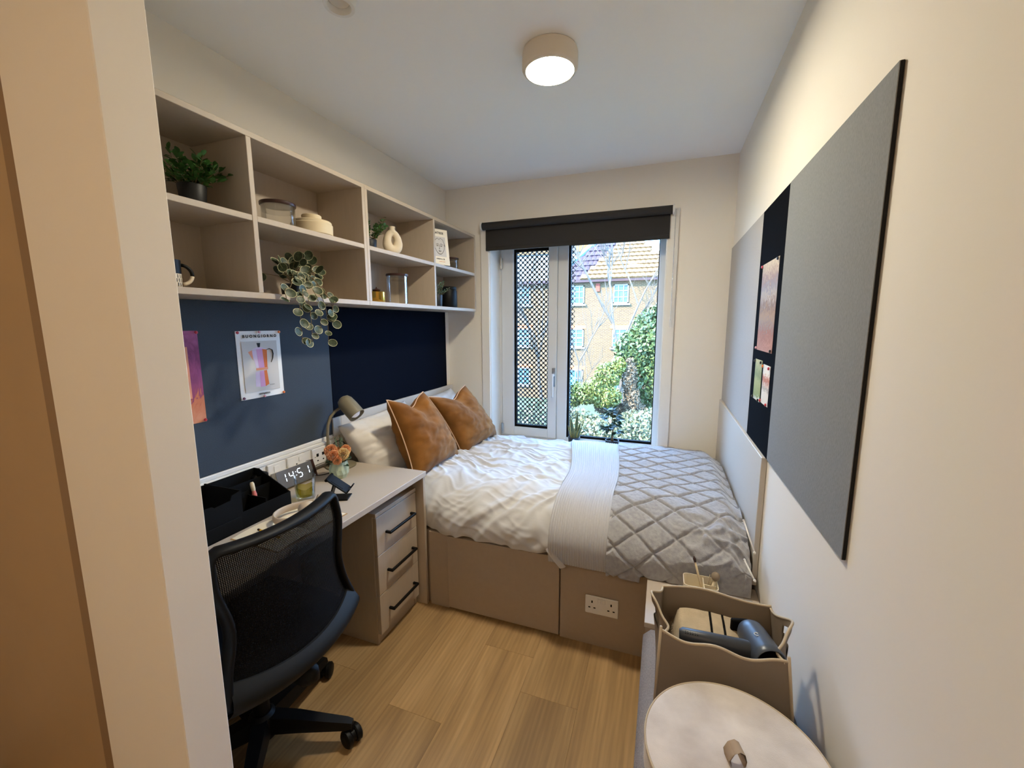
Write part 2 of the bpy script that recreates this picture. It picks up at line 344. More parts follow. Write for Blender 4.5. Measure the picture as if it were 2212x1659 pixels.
# ------------------------------------------------------------------ window
win = thing('window_1', 'tall white casement window above the bed', 'window', (1.0, .2, .49), kind='structure')
g = G()
g.box(WX0, .394, .185, .27, WZ0, WZ1, .003).box(1.592, WX1, .185, .27, WZ0, WZ1, .003).box(.859, .940, .185, .27, WZ0, WZ1, .003)
g.box(.394, .859, .185, .27, WZ0, .530, .003).box(.394, .859, .185, .27, 2.07, WZ1, .003).box(.940, 1.592, .185, .27, WZ0, .548, .003).box(.940, 1.592, .185, .27, 2.05, WZ1, .003)
obj('window_frame', g, 'upvc', win)
g = G(); g.box(.398, .500, .172, .25, .531, 2.068, .004).box(.787, .857, .172, .25, .531, 2.068, .004).box(.50, .787, .172, .25, .531, .603, .004).box(.50, .787, .172, .25, 2.035, 2.068, .004)
sash = obj('casement_sash', g, 'upvc', win)
g = G(); g.box(.50, .516, .19, .222, .603, 2.035).box(.780, .787, .19, .222, .603, 2.035).box(.516, .780, .19, .222, .603, .622).box(.516, .780, .19, .222, 2.015, 2.035)
obj('gasket', g, 'blackm', win, 0)
g = G(); g.box(.940, .957, .195, .225, .548, 2.05).box(1.586, 1.592, .195, .225, .548, 2.05).box(.957, 1.586, .195, .225, .548, .566).box(.957, 1.586, .195, .225, 2.04, 2.05)
obj('gasket', g, 'blackm', win, 0)
obj('pane', G().box(.514, .782, .222, .226, .618, 2.02), 'pane', win, 0)
obj('pane', G().box(.955, 1.588, .225, .229, .563, 2.045), 'pane', win, 0)
# handle: backplate, neck and lever
g = G().box(.822, .850, .165, .173, .955, 1.105, .003)
hb = obj('handle', g, 'chrome', win)
g = G().tube([(.836, .170, 1.05), (.836, .135, 1.05)], .011, 12).box(.825, .845, .122, .138, .875, 1.065, .005)
obj('lever', g, 'upvc', hb)
for z in (.585, 1.93):
    g = G().tube([(.396, .166, z - .045), (.396, .166, z + .045)], .007, 10).box(.399, .411, .164, .173, z - .04, z + .04, .002)
    obj('hinge', g, 'chrome', win)
obj('window_sill', G().box(WX0, WX1, -.012, .185, .495, .5145, .004), 'wtrim', win)
obj('reveal_lining', G().box(WX0, WX0 + .004, 0, .185, .5145, WZ1), 'wtrim', win, 0)
obj('reveal_lining', G().box(WX1 - .004, WX1, 0, .185, .5145, WZ1), 'wtrim', win, 0)
obj('reveal_lining', G().box(WX0, WX1, 0, .185, WZ1 - .004, WZ1), 'wtrim', win, 0)
# perforated screen outside the casement
g = G(); P_ = .040; rh = .0118; x0s, x1s, z0s, z1s = .44, .985, .52, 2.10; ys0, ys1 = .318, .321
nn = 12
nx = int((x1s - x0s) / P_); nz = int((z1s - z0s) / P_)
for a in range(2 * nx):
    for b_ in range(2 * nz):
        if (a + b_) % 2: continue
        cx, cz = x0s + (a + .5) * P_ / 2, z0s + (b_ + .5) * P_ / 2
        outer = []; inner = []
        for k in range(nn):
            t = 2 * PI * k / nn; c, s_ = math.cos(t), math.sin(t); r = (P_ / 2) / (abs(c) + abs(s_))
            outer.append((cx + r * c, cz + r * s_)); inner.append((cx + rh * c, cz + rh * s_))
        vs = [(x, ys0, z) for x, z in outer] + [(x, ys0, z) for x, z in inner] + [(x, ys1, z) for x, z in inner] + [(x, ys1, z) for x, z in outer]
        fs = []
        for k in range(nn):
            k2 = (k + 1) % nn
            fs += [(k, k2, nn + k2, nn + k), (nn + k, nn + k2, 2 * nn + k2, 2 * nn + k), (2 * nn + k, 2 * nn + k2, 3 * nn + k2, 3 * nn + k)]
        g.add(vs, fs)
obj('perforated_screen', g, 'screen', win, 0, recalc=False)
# architrave
struct('trim_1', G().box(.301, .37, -.018, 0, 0, 2.19, .004).box(1.635, 1.706, -.018, 0, 0, 2.19, .004).box(.37, 1.635, -.018, 0, 2.12, 2.19, .004), 'wtrim', label='flat white architrave around the window', smooth=30, cat='trim')

# ================================================================== outside the window
gr = obj('ground', G().box(-40, 40, 1.0, 70, -3.9, -3.6), 'ground', smooth=0); tag(gr, 'grassy ground between the buildings', 'ground', kind='structure')
hs = thing('brick_house', 'yellow brick house with clay tiled roof across the garden', 'house', (-1, 24, -3.6))
obj('facade', G().box(-16, 9, 24, 24.3, -3.6, 4.25), 'brick', hs, 0)
obj('fascia', G().box(-16, 4.0, 23.62, 23.78, 4.02, 4.2), 'dwood', hs, 0)
def house_window(x0, x1, z0, z1, nx, nz, lint):
    fw = .07; g = G(); y0, y1 = 23.93, 24.02
    g.box(x0, x0 + fw, y0, y1, z0, z1).box(x1 - fw, x1, y0, y1, z0, z1).box(x0, x1, y0, y1, z0, z0 + fw).box(x0, x1, y0, y1, z1 - fw, z1)
    for i in range(1, nx):
        x = x0 + (x1 - x0) * i / nx; g.box(x - .022, x + .022, y0 + .01, y1, z0, z1)
    for i in range(1, nz):
        z = z0 + (z1 - z0) * i / nz; w = .045 if (nz == 4 and i == 2) else .022; g.box(x0, x1, y0 + .01, y1, z - w, z + w)
    w = obj('window', g, 'owhite', hs, 0)
    obj('pane', G().box(x0 + .02, x1 - .02, 23.985, 23.995, z0 + .02, z1 - .02), 'ownd', w, 0)
    obj('sill', G().box(x0 - .12, x1 + .12, 23.86, 24.02, z0 - .12, z0 - .005, .01), 'owhite', w, 0)
    if lint: obj('lintel', G().box(x0 - .15, x1 + .15, 23.985, 24.01, z1, z1 + .24), 'orange', w, 0)
for x0 in (-7.8, -4.2, -1.46, 1.2):
    house_window(x0, x0 + .92, 2.69, 3.84, 3, 3, False)
    house_window(x0, x0 + .92, -.06, 1.12, 2, 4, True)
    house_window(x0, x0 + .92, -2.72, -1.53, 2, 2, True)
obj('vent_brick', G().box(-2.55, -2.3, 23.9, 24.02, 3.45, 3.95), 'redt', hs, 0)
# main tiled roof: rows of overlapping clay tiles between two hips
def roofpt(x, d, s=.96, y0=23.62, z0=4.2): return (x, y0 + d, z0 + d * s)
def tiles(xl, xr, dmax, m, s, y0, z0, ww=.30, rr=.30):
    g = G(); nr = int(dmax / rr)
    c, sn = 1 / math.hypot(1, s), s / math.hypot(1, s)
    for r_ in range(nr):
        d = r_ * rr; a, b_ = xl(d), xr(d)
        n = max(1, int((b_ - a) / ww))
        for i in range(n):
            x = a + (i + .5 * (r_ % 2)) * ww
            if x + ww * .97 > b_ + .1: continue
            up = .06; Q = lambda dd, h, xx: (xx, y0 + dd - sn * h, z0 + dd * s + c * h)
            vs = [Q(d - .03, up + .035, x), Q(d - .03, up + .075, x + ww * .5), Q(d - .03, up + .035, x + ww * .96), Q(d + rr + .02, .02, x), Q(d + rr + .02, .05, x + ww * .5), Q(d + rr + .02, .02, x + ww * .96), Q(d - .03, 0, x), Q(d - .03, 0, x + ww * .96)]
            g.add(vs, [(0, 1, 4, 3), (1, 2, 5, 4), (6, 7, 2, 1, 0), (6, 0, 3), (7, 5, 2)])
    return g
def slab(P, m, th=.08):
    g = G(); n = len(P); vs = [tuple(p) for p in P] + [(p[0], p[1] + th * .7, p[2] - th) for p in P]
    g.add(vs, [tuple(range(n)), tuple(range(2 * n - 1, n - 1, -1))] + [(i, (i + 1) % n, n + (i + 1) % n, n + i) for i in range(n)]); return g
xl = lambda d: -3.48 + .765 * d; xr = lambda d: 2.15 - .75 * d
obj('roof', slab([roofpt(xl(0), 0), roofpt(xr(0), 0), roofpt(xr(3.68), 3.68), roofpt(xl(3.68), 3.68)], 'tile'), 'tile', hs, 0)
tl = obj('roof_tile', tiles(xl, xr, 3.6, 'tile', .96, 23.62, 4.2), 'tile', hs, 25, recalc=False); tl['kind'] = 'stuff'
xl2 = lambda d: -5.2 + 1.03 * d; xr2 = lambda d: -3.3 + .765 * d
obj('side_roof', slab([roofpt(-10, 0, 1.15, 23.9, 4.1), roofpt(-3.2, 0, 1.15, 23.9, 4.1), roofpt(-.2, 3.9, 1.15, 23.9, 4.1), roofpt(-1.6, 3.6, 1.15, 23.9, 4.1), roofpt(-5.2, .1, 1.15, 23.9, 4.1)], 'tile_shaded'), 'tile_shaded', hs, 0)  # left slope, its shade carried by the darker purple tile colour
tl = obj('roof_tile', tiles(xl2, xr2, 3.5, 'tile_shaded', 1.15, 23.9, 4.12), 'tile_shaded', hs, 25, recalc=False); tl['kind'] = 'stuff'
a, b_ = Vector(roofpt(-5.45, .05, 1.15, 23.8, 4.15)), Vector(roofpt(-1.45, 3.75, 1.15, 23.8, 4.15))
obj('bargeboard', G().tube([a, b_], .19, 4, flat=(.35, 1)), 'barge', hs, 0)
hs2 = thing('far_house', 'cream rendered house behind the brick house gable', 'house', (-8, 40, -3.6))
obj('wall', G().box(-14, -3.6, 40, 46, -3.6, 8.6), 'extw', hs2, 0)
obj('roof', G().prism([(-14.5, 8.6), (-3.2, 8.6), (-5, 10.4), (-12.6, 10.4)], lambda u, v, w: Vector((u, 39.8 + w, v)), 0, 6), 'tile', hs2, 0)

def leafcloud(centers, n, size, shell=.55):
    """n small bent leaves spread through ellipsoid blobs (c, r)"""
    w = np.array([c[1][0] * c[1][1] * c[1][2] for c in centers]) ** .67; w /= w.sum()
    ci = nrg.choice(len(centers), n, p=w); C = np.array([c[0] for c in centers], float)[ci]; Rr = np.array([c[1] for c in centers], float)[ci]
    d = nrg.normal(size=(n, 3)); d /= np.linalg.norm(d, axis=1)[:, None]
    p = C + d * Rr * (shell + (1 - shell) * nrg.random((n, 1)) ** .6)
    a = nrg.normal(size=(n, 3)); a /= np.linalg.norm(a, axis=1)[:, None]
    b = np.cross(a, d + .8 * nrg.normal(size=(n, 3))); b /= np.linalg.norm(b, axis=1)[:, None] + 1e-9
    s = size * (.6 + .8 * nrg.random((n, 1)))
    nn_ = np.cross(a, b)
    V = np.stack([p - a * s, p + b * s * .55, p + a * s + nn_ * s * .2, p - b * s * .55], 1).reshape(-1, 3)
    g = G(); g.v = V.tolist(); g.f = [(4 * i, 4 * i + 1, 4 * i + 2, 4 * i + 3) for i in range(n)]; return g
def plantmass(name, label, cat, base, centers, n, size, m, trunk=None):
    t = thing(name, label, cat, base)
    o = obj('foliage', leafcloud(centers, n, size), m, t, 0, recalc=False); o['kind'] = 'stuff'
    if trunk: obj('trunk', G().tube(trunk[0], trunk[1], 8), 'bark', t, 60)
    return t
plantmass('ivy_tree', 'tall dark green ivy clad tree beside the right window jamb', 'tree', (1.3, 14, -3.6),
          [((1.35, 14, .9), (1.0, .9, 1.25)), ((.55, 13.8, .35), (.75, .7, .9)), ((1.5, 13.9, -.9), (1.0, .8, 1.3)), ((1.9, 14.2, 1.6), (.8, .8, .9)), ((1.6, 14, -2.4), (.8, .7, 1.2))], 15000, .085, 'oleaf', ([(1.3, 14.1, -3.6), (1.25, 14.1, -1), (1.4, 14.1, 1)], [.22, .18, .1]))
plantmass('lime_bush', 'bright lime green bush in front of the brick wall', 'bush', (-.3, 12.5, -3.6),
          [((-.25, 12.5, -.45), (.5, .5, .5)), ((.1, 12.6, -.1), (.3, .4, .35)), ((-.6, 12.4, -.85), (.5, .6, .35)), ((-1.0, 12.4, -1.15), (.55, .6, .4)), ((-1.5, 12.4, -1.2), (.4, .6, .5)), ((-.3, 12.3, -1.2), (.6, .5, .45))], 9000, .06, 'oleaf2', ([(-.3, 12.6, -3.6), (-.3, 12.6, -.6)], [.06, .03]))
plantmass('dry_creeper', 'tan dry creeper column between the green bushes', 'bush', (.75, 12.8, -3.6),
          [((.50, 12.8, -.55), (.28, .35, .8)), ((.62, 12.8, -1.5), (.33, .4, .7)), ((.85, 12.9, -2.3), (.4, .4, .9)), ((-.2, 12.9, -1.75), (.6, .3, .35))], 5500, .05, 'rustl', ([(.6, 12.9, -3.6), (.6, 12.9, -.3)], [.12, .08]))
plantmass('middle_shrub', 'tangled grey green shrub between the hedge and the lime bush', 'bush', (-1, 11, -3.6),
          [((-2.2, 11, -2.0), (1.0, .6, .75)), ((-1.2, 11.1, -2.0), (.8, .6, .55)), ((-.2, 11, -2.1), (.8, .6, .5)), ((.9, 11, -2.0), (.8, .6, .6)), ((-1.2, 11, -2.9), (2.2, .7, .7))], 13000, .06, 'oleaf3', ([(-1, 11.1, -3.6), (-1, 11.1, -2.4)], [.05, .03]))
plantmass('low_hedge', 'pale grey green hedge along the bottom of the window', 'hedge', (0, 9, -3.6),
          [((-1.6, 9, -1.7), (.9, .7, .75)), ((-.5, 9.1, -1.95), (.9, .7, .6)), ((.5, 9, -1.9), (.9, .7, .7)), ((1.5, 9.1, -1.7), (.9, .7, .8)), ((-3, 9.1, -1.9), (1.0, .7, .8)), ((-.4, 9, -2.7), (2.6, .8, .8))], 15000, .06, 'oleaf3')
# bare tree
def bare_tree(name, label, base, h, seed, depth, lean=(0, 0), r0=.11):
    rr = random.Random(seed); t = thing(name, label, 'tree', base); g = G()
    def grow(p, d, L, r, k):
        pts = [p]; q = p.copy(); dd = d.copy()
        for i in range(4):
            dd = (dd + Vector((rr.uniform(-.16, .16), rr.uniform(-.16, .16), rr.uniform(-.02, .1)))).normalized(); q = q + dd * L / 4; pts.append(q.copy())
        g.tube(pts, [r * (1 - .11 * i) for i in range(5)], 5 if k > 1 else 4, caps=False)
        if k <= 0: return
        for j in range(3 if k > 1 else 4):
            i = rr.randint(1, 4); nd = (dd + Vector((rr.uniform(-.85, .85), rr.uniform(-.7, .7), rr.uniform(.0, .6)))).normalized()
            grow(pts[i], nd, L * rr.uniform(.55, .8), r * .6, k - 1)
    grow(Vector(base), Vector((lean[0], lean[1], 1)).normalized(), h, r0, depth)
    obj('trunk', g, 'twig', t, 60, recalc=False)
bare_tree('bare_tree', 'tall bare pale branched tree in front of the roof', (-.1, 17, -3.6), 5.2, 3, 5, (.03, 0), .12)
bare_tree('bare_tree', 'thin bare sapling in front of the brick house wall', (-1.9, 15, -3.6), 3.4, 11, 4, (.08, 0), .06)
bare_tree('bare_tree', 'bare tree seen through the perforated screen', (-3.6, 16, -3.6), 4.6, 21, 4, (-.05, 0), .11)
sg = thing('sign_post', 'pale post with a round light blue disc outside the window', 'sign', (-1.36, 11, -3.6))
obj('post', G().tube([(-1.36, 11, -3.6), (-1.36, 11, -.25)], .035, 10), 'barge', sg, 40)
obj('sign_disc', G().lathe([(.17, 0), (.17, .02)], (-1.30, 10.94, -.46), 24, axis=(0, -1, 0)), 'bluesign', sg, 40)

# ================================================================== shelves, boards, panels
def shelf_unit(label, y0, y1, ym):
    t = thing('wall_shelf', label, 'shelf', (0, (y0 + y1) / 2, 1.545), 'open wall shelf units')
    x1, zb, zt, th = .279, 1.547, 2.111, .019
    obj('bottom_panel', G().box(.001, x1, y0, y1, zb, zb + .021, .0012), 'cash', t)
    obj('top_panel', G().box(.001, x1, y0, y1, zt - th, zt, .0012), 'cash', t)
    for a, b in ((y0, y0 + th), (y1 - th, y1), (ym - th / 2, ym + th / 2)):
        obj('divider' if a == ym - th / 2 else 'side_panel', G().box(.001, x1, a, b, zb + .021, zt - th, .0012), 'cash', t)
    for a, b in ((y0 + th, ym - th / 2), (ym + th / 2, y1 - th)):
        obj('middle_shelf', G().box(.008, x1 - .001, a, b, 1.814, 1.834, .0012), 'cash', t)
    obj('back_panel', G().box(.001, .008, y0 + th, y1 - th, zb + .021, zt - th), 'cash', t, 0)
    return t
YJ = -1.300
shelf_unit('beige open shelf unit holding the mug and the trailing plant', -2.448, YJ - .0005, -1.890)
shelf_unit('beige open shelf unit beside the window holding the ring vase', YJ + .0005, -.062, -.662)

def board(name, label, x0, x1, y0, y1, z0, z1, m, edge=None, cat='board'):
    t = thing(name, label, cat, ((x0 + x1) / 2, (y0 + y1) / 2, z0))
    front = x0 if x0 > 1 else x1
    if edge:
        xa, xb = (x0 + .0015, x1) if x0 > 1 else (x0, x1 - .0015)
        obj('backing', G().box(xa, xb, y0, y1, z0, z1, .001), edge, t)
        xa, xb = (x0, x0 + .0015) if x0 > 1 else (x1 - .0015, x1)
        obj('felt_face', G().box(xa, xb, y0 + .0005, y1 - .0005, z0 + .0005, z1 - .0005), m, t, 0)
    else:
        obj('felt_face', G().box(x0, x1, y0, y1, z0, z1, .001), m, t)
    return t
board('pinboard', 'slate blue felt pinboard above the desk', .001, .020, -2.448, -1.316, .878, 1.545, 'slate')
board('pinboard', 'plain navy felt pinboard above the pillows', .001, .020, -1.314, -.085, .965, 1.545, 'navy')
board('pinboard', 'large mid grey felt board on the wall', RW - .0095, RW - .001, -2.012, -1.3195, .957, 1.917, 'grey', 'feltedge')
board('pinboard', 'narrow navy felt strip carrying three prints', RW - .0095, RW - .001, -1.3185, -.920, .957, 1.917, 'navy2')
board('pinboard', 'pale linen board next to the window wall', RW - .0095, RW - .001, -.919, -.012, .957, 1.917, 'lgrey')
hb = thing('headboard', 'pale laminate headboard panel behind the white pillows', 'headboard', (.014, -.7, .3))
obj('panel', G().box(.001, .028, -1.272, -.006, .10, .9635, .0015), 'pale', hb)
obj('panel_end', G().box(.001, .028, -1.33, -1.2725, .878 - .012, .9635, .0015), 'pale', hb)
fb = thing('footboard', 'pale laminate panel at the foot of the bed', 'footboard', (2.017, -.65, .42))
obj('panel', G().box(RW - .020, RW - .001, -1.293, -.004, .44, .955, .0015), 'pale', fb)

# ------------------------------------------------------------------ desk and drawers
dk = thing('desk', 'beige wall to wall desk under the shelves', 'desk', (.28, -1.86, 0))
obj('desktop', G().box(.001, .5526, -2.448, -1.281, .697, .722, .0015), 'cashd', dk)
obj('end_panel', G().box(.03, .545, -1.301, -1.2825, 0, .697, .0012), 'cash', dk)
obj('end_panel', G().box(.03, .535, -2.448, -2.43, 0, .697, .0012), 'cash', dk)
obj('modesty_panel', G().box(.012, .03, -2.43, -1.301, .25, .697, .001), 'cash', dk)
pd = thing('drawer_pedestal', 'beige three drawer pedestal under the desk end', 'drawer unit', (.27, -1.46, 0))
obj('carcass', G().box(.05, .484, -1.620, -1.604, 0, .618, .001).box(.05, .484, -1.322, -1.306, 0, .618, .001).box(.05, .066, -1.604, -1.322, .05, .618).box(.066, .484, -1.604, -1.322, .05, .066), 'cash', pd)
obj('top', G().box(.05, .503, -1.620, -1.306, .618, .636, .0012), 'cash', pd)
obj('plinth', G().box(.462, .480, -1.604, -1.322, 0, .05), 'cash', pd)
for z0, z1 in ((.436, .614), (.246, .4335), (.053, .2435)):
    d = obj('drawer', G().box(.485, .503, -1.617, -1.309, z0, z1, .0015), 'cash', pd)
    zc = z0 + (z1 - z0) * .50
    g = G().box(.523, .534, -1.558, -1.352, zc - .0055, zc + .0055, .0015)
    for y in (-1.553, -1.357): g.box(.503, .530, y - .0055, y + .0055, zc - .0055, zc + .0055, .0012)
    obj('handle', g, 'black', d)
tr = thing('socket_trunking', 'white socket trunking along the back of the desk', 'trunking', (.02, -1.9, .745))
obj('trunking_body', G().box(.001, .036, -2.446, -1.336, .748, .858, .003).box(.001, .026, -2.446, -1.336, .858, .877, .004), 'white', tr)
obj('trunking_lid', G().box(.036, .040, -2.446, -1.336, .846, .857, .001).box(.036, .040, -2.446, -1.336, .749, .757, .001), 'white', tr)
def plate(y0, y1, kind):
    p = obj('socket_plate', G().box(.036, .046, y0, y1, .759, .843, .002), 'white', tr)
    yc = (y0 + y1) / 2
    if kind == 'socket':
        obj('rocker', G().box(.046, .050, yc + .012, yc + .026, .812, .832, .001), 'white', p)
        g = G().box(.0455, .0465, yc - .003, yc + .003, .797, .806)
        for s in (-1, 1): g.box(.0455, .0465, yc + s * .012 - .004, yc + s * .012 + .004, .776, .780)
        obj('pin_hole', g, 'black', p, 0)
    if kind == 'data':
        g = G()
        for s in (-1, 1): g.box(.0455, .0468, yc + s * .018 - .007, yc + s * .018 + .007, .800, .815).box(.0455, .0468, yc + s * .018 - .004, yc + s * .018 + .004, .776, .782)
        obj('port', g, 'dgrey', p, 0)
        g = G()
        for s in (-1, 1): g.tube([(.046, yc + s * .034, .80), (.0472, yc + s * .034, .80)], .002, 8)
        obj('screw', g, 'chrome', p)
    if kind == 'blank': obj('rocker', G().box(.046, .049, yc - .015, yc + .015, .772, .830, .001), 'white', p)
for a, b, k in ((-1.86, -1.775, 'socket'), (-1.745, -1.655, 'blank'), (-1.642, -1.545, 'socket'), (-1.498, -1.400, 'data')): plate(a, b, k)

# ------------------------------------------------------------------ ceiling fittings
lp = thing('ceiling_lamp', 'round lit ceiling lamp in the middle of the ceiling', 'lamp', (1.19, -1.325, H))
obj('lamp_body', G().lathe([(.103, -.001), (.106, -.012), (.106, -.060), (.100, -.068), (.092, -.070), (.090, -.064), (.090, -.03)], (1.19, -1.325, H), 56, capt=False), 'lampbody', lp, 40)
obj('diffuser', G().lathe([(.0895, -.055), (.0895, -.066), (.085, -.0695)], (1.19, -1.325, H), 56), 'lampglow', lp, 40)
dt = thing('ceiling_detector', 'small round white ceiling detector cut by the top edge', 'detector', (.650, -1.838, H))
obj('detector_body', G().lathe([(.052, 0), (.052, -.022), (.046, -.046), (.036, -.046), (.030, -.020)], (.650, -1.838, H), 40, capt=False), 'white', dt, 40)
obj('sensor_well', G().lathe([(.030, -.030), (.031, -.021)], (.650, -1.838, H), 32), 'lampbody', dt, 40)

# ------------------------------------------------------------------ roller blind
bl = thing('roller_blind', 'charcoal roller blind rolled most of the way up', 'blind', (1.0, -.05, 2.17))
obj('roll', G().tube([(.338, -.055, 2.171), (1.662, -.055, 2.171)], .0265, 24), 'blindf', bl, 40)
obj('blind_fabric', G().box(.352, 1.650, -.0315, -.0295, 2.022, 2.171), 'blindf', bl, 0)
obj('bottom_bar', G().box(.352, 1.650, -.036, -.025, 1.998, 2.024, .003), 'blindf', bl)
for x in (.334, 1.668):
    obj('bracket', G().box(x - .004, x + .004, -.080, -.001, 2.145, 2.20, .003).tube([(x - .005, -.055, 2.171), (x + .005, -.055, 2.171)], .031, 20), 'white', bl)
g = G()
for dy, z0 in ((-.071, 1.47), (-.039, 1.47)):
    for k in range(87): g.ball((1.681, dy + (.016 if dy < -.06 else -.016) * max(0, (1.60 - (2.165 - k * .008)) / .13 if k * .008 > .565 else 0), 2.165 - k * .008), .0026, 6)
obj('bead_chain', g, 'chrome', bl, 60)
obj('chain_weight', G().lathe([(.004, .022), (.007, .012), (.007, -.02), (.004, -.03)], (1.681, -.055, 1.455), 14), 'clear', bl, 50)

# ------------------------------------------------------------------ bed
bb = thing('bed_base', 'taupe panelled bed base under the white duvet', 'bed', (1.0, -.65, 0))
obj('end_panel', G().box(.56, .668, -1.287, -1.269, 0, .405, .001), 'bedp', bb)
obj('storage_door', G().box(.670, 1.246, -1.297, -1.279, .014, .402, .0015), 'bedp', bb)
obj('front_panel', G().box(1.250, 2.0, -1.287, -1.269, 0, .405, .001), 'bedp', bb)
obj('inner_frame', G().box(.04, 2.0, -1.268, -1.25, 0, .40).box(.04, 2.0, -.03, -.012, 0, .40).box(.04, .06, -1.25, -.03, 0, .40).box(1.98, 2.0, -1.25, -.03, 0, .40).box(.06, 1.98, -1.25, -.03, .38, .40), 'bedp', bb, 0)
mt = tag(obj('mattress', G().box(.035, 1.995, -1.215, -.03, .4055, .550, .05), 'cotton', None, 40, origin=(1.0, -.65, .402)), 'white mattress hidden beneath the duvet on the bed base', 'mattress')
so = thing('double_socket', 'white double wall socket on the bed base front', 'socket', (1.44, -1.287, .204))
F = frame((1.44, -1.287, .204), (1, 0, 0), (0, 0, 1))
FL = lambda u, v, w=0: F(u, v, w)
sp = obj('socket_plate', G().box(1.367, 1.513, -1.296, -1.287, .161, .247, .003), 'white', so)
for s in (-1, 1):
    obj('rocker', G().box(1.44 + s * .010 - .007, 1.44 + s * .010 + .007, -1.300, -1.296, .222, .240, .001), 'white', so)
    cx = 1.44 + s * .042
    obj('pin_hole', G().box(cx - .003, cx + .003, -1.2968, -1.2955, .215, .226).box(cx - .016, cx - .007, -1.2968, -1.2955, .190, .195).box(cx + .007, cx + .016, -1.2968, -1.2955, .190, .195), 'black', so, 0)

def sstep(a, b, x):
    t = np.clip((x - a) / (b - a), 0, 1); return t * t * (3 - 2 * t)
def drape_profile(yf, ztop, hem, r=.10, n=400, back=-.025):
    """(y,z) by arc length from the wall side over the rounded front edge down to the hem"""
    ry, rz = r * 1.5, r
    pts = [(back, .54), (back - .01, .575)]
    for y in np.linspace(back - .05, yf + ry, 60): pts.append((y, ztop - .075 * math.exp(-((y - back) / .22) ** 2) + .010 * math.sin((y + .2) * 3.1)))
    z1 = pts[-1][1]
    for a in np.linspace(.05, PI / 2, 24): pts.append((yf + ry - ry * math.sin(a), z1 - rz + rz * math.cos(a)))
    zz = z1 - rz
    for z in np.linspace(zz - .004, hem, 14): pts.append((yf + .010 * ((zz - z) / (zz - hem + 1e-6)) ** 2, z))
    p = np.array(pts); s = np.r_[0, np.cumsum(np.hypot(*np.diff(p, axis=0).T))]
    q = np.linspace(0, s[-1], n)
    return np.c_[np.interp(q, s, p[:, 0]), np.interp(q, s, p[:, 1])], q
def normals(A):
    du = np.gradient(A, axis=1); dv = np.gradient(A, axis=0); N = np.cross(du, dv); N /= np.linalg.norm(N, axis=2)[..., None] + 1e-9
    return N
def sheet(name, label, cat, m, xl, xr, yf, ztop, hem, nu, nv, disp, r=.10, yfx=None, th=.012, post=None, loc=(1.0, -.6, .6)):
    prof, s = drape_profile(yf, ztop, hem, r, nv)
    A = np.zeros((nv, nu, 3)); U = np.linspace(0, 1, nu)
    for i in range(nv):
        x = xl(prof[i, 0]) + (xr(prof[i, 0]) - xl(prof[i, 0])) * U
        A[i, :, 0] = x; A[i, :, 1] = prof[i, 0]; A[i, :, 2] = prof[i, 1]
    if yfx is not None:
        lim = yfx(A[..., 0]); k = sstep(-.9, yf, A[..., 1]); A[..., 1] += k * (lim - yf)
    N = normals(A)
    if N[nv // 3, nu // 2, 2] < 0: N = -N
    Sg = np.repeat(s[:, None], nu, 1)
    D = disp(A, Sg, U)
    A = A + N * D[..., None]
    if post: A = post(A, Sg, U)
    g = G(); g.grid(A)
    # turned-under rim so the cloth has an edge
    for line in (A[-1], A[:, 0], A[:, -1]):
        Lp = np.asarray(line); c = A.mean((0, 1)); inn = Lp.copy(); inn[:, 2] -= th if line is not A[-1] else 0; 
        B = np.stack([Lp, Lp + np.array([0, 0, -th]) if not np.shares_memory(line, A[-1]) else Lp + np.array([0, th, .004])], 0); g.grid(B)
    return tag(obj(name, g, m, None, 180, origin=loc), label, cat)
def noisegrid(A, f, seed=0, o=2):
    h, w = A.shape[:2]; out = np.empty((h, w)); P = f
    for i in range(h):
        for j in range(w):
            out[i, j] = noise.fractal(Vector((P[0][i, j], P[1][i, j], seed)), .9, 2.0, o)
    return out
def ridged(n, w=.22): return np.exp(-(n / w) ** 2)

def duvet_disp(A, Sg, U):
    x = A[..., 0]; front = sstep(-.90, -1.22, A[..., 1])
    wrp = noisegrid(A, (x * 3, Sg * 3), 3, 2)
    a = .95 * x + .31 * Sg; b = -.31 * x + .95 * Sg                             # wrinkles run diagonally
    n1 = noisegrid(A, (a * 3.2 + wrp * .7, b * 8.5 + wrp * 1.1), 1, 1)
    n3 = noisegrid(A, (a * 8 + wrp, b * 19 + 1.5 * wrp), 9, 1)
    n4 = noisegrid(A, (x * 9 + wrp, Sg * 5 - wrp), 14, 1)
    n2 = noisegrid(A, (x * 10 + Sg * 7 + wrp * 1.2, Sg * 2.2 - x), 5, 1)         # folds sweeping down the front
    top = .015 * (ridged(n1, .20) - .3) + .006 * (ridged(n3, .26) - .3) + .006 * (ridged(n4, .2) - .3) + .010 * wrp
    dr = .019 * (ridged(n2, .26) - .35) + .010 * wrp + .004 * (ridged(n3, .3) - .3)
    return top * (1 - front) + dr * front
yfd = lambda x: np.where(x < .575, -1.268, -1.268 - .040 * sstep(.575, .68, x))
dv_ = sheet('duvet', 'crumpled white duvet over the left half of the bed', 'duvet', 'cotton', lambda y: .20, lambda y: 1.30 + .08 * sstep(-.2, -1.2, y), -1.312, .648, .418, 300, 380, duvet_disp, r=.17, yfx=yfd)
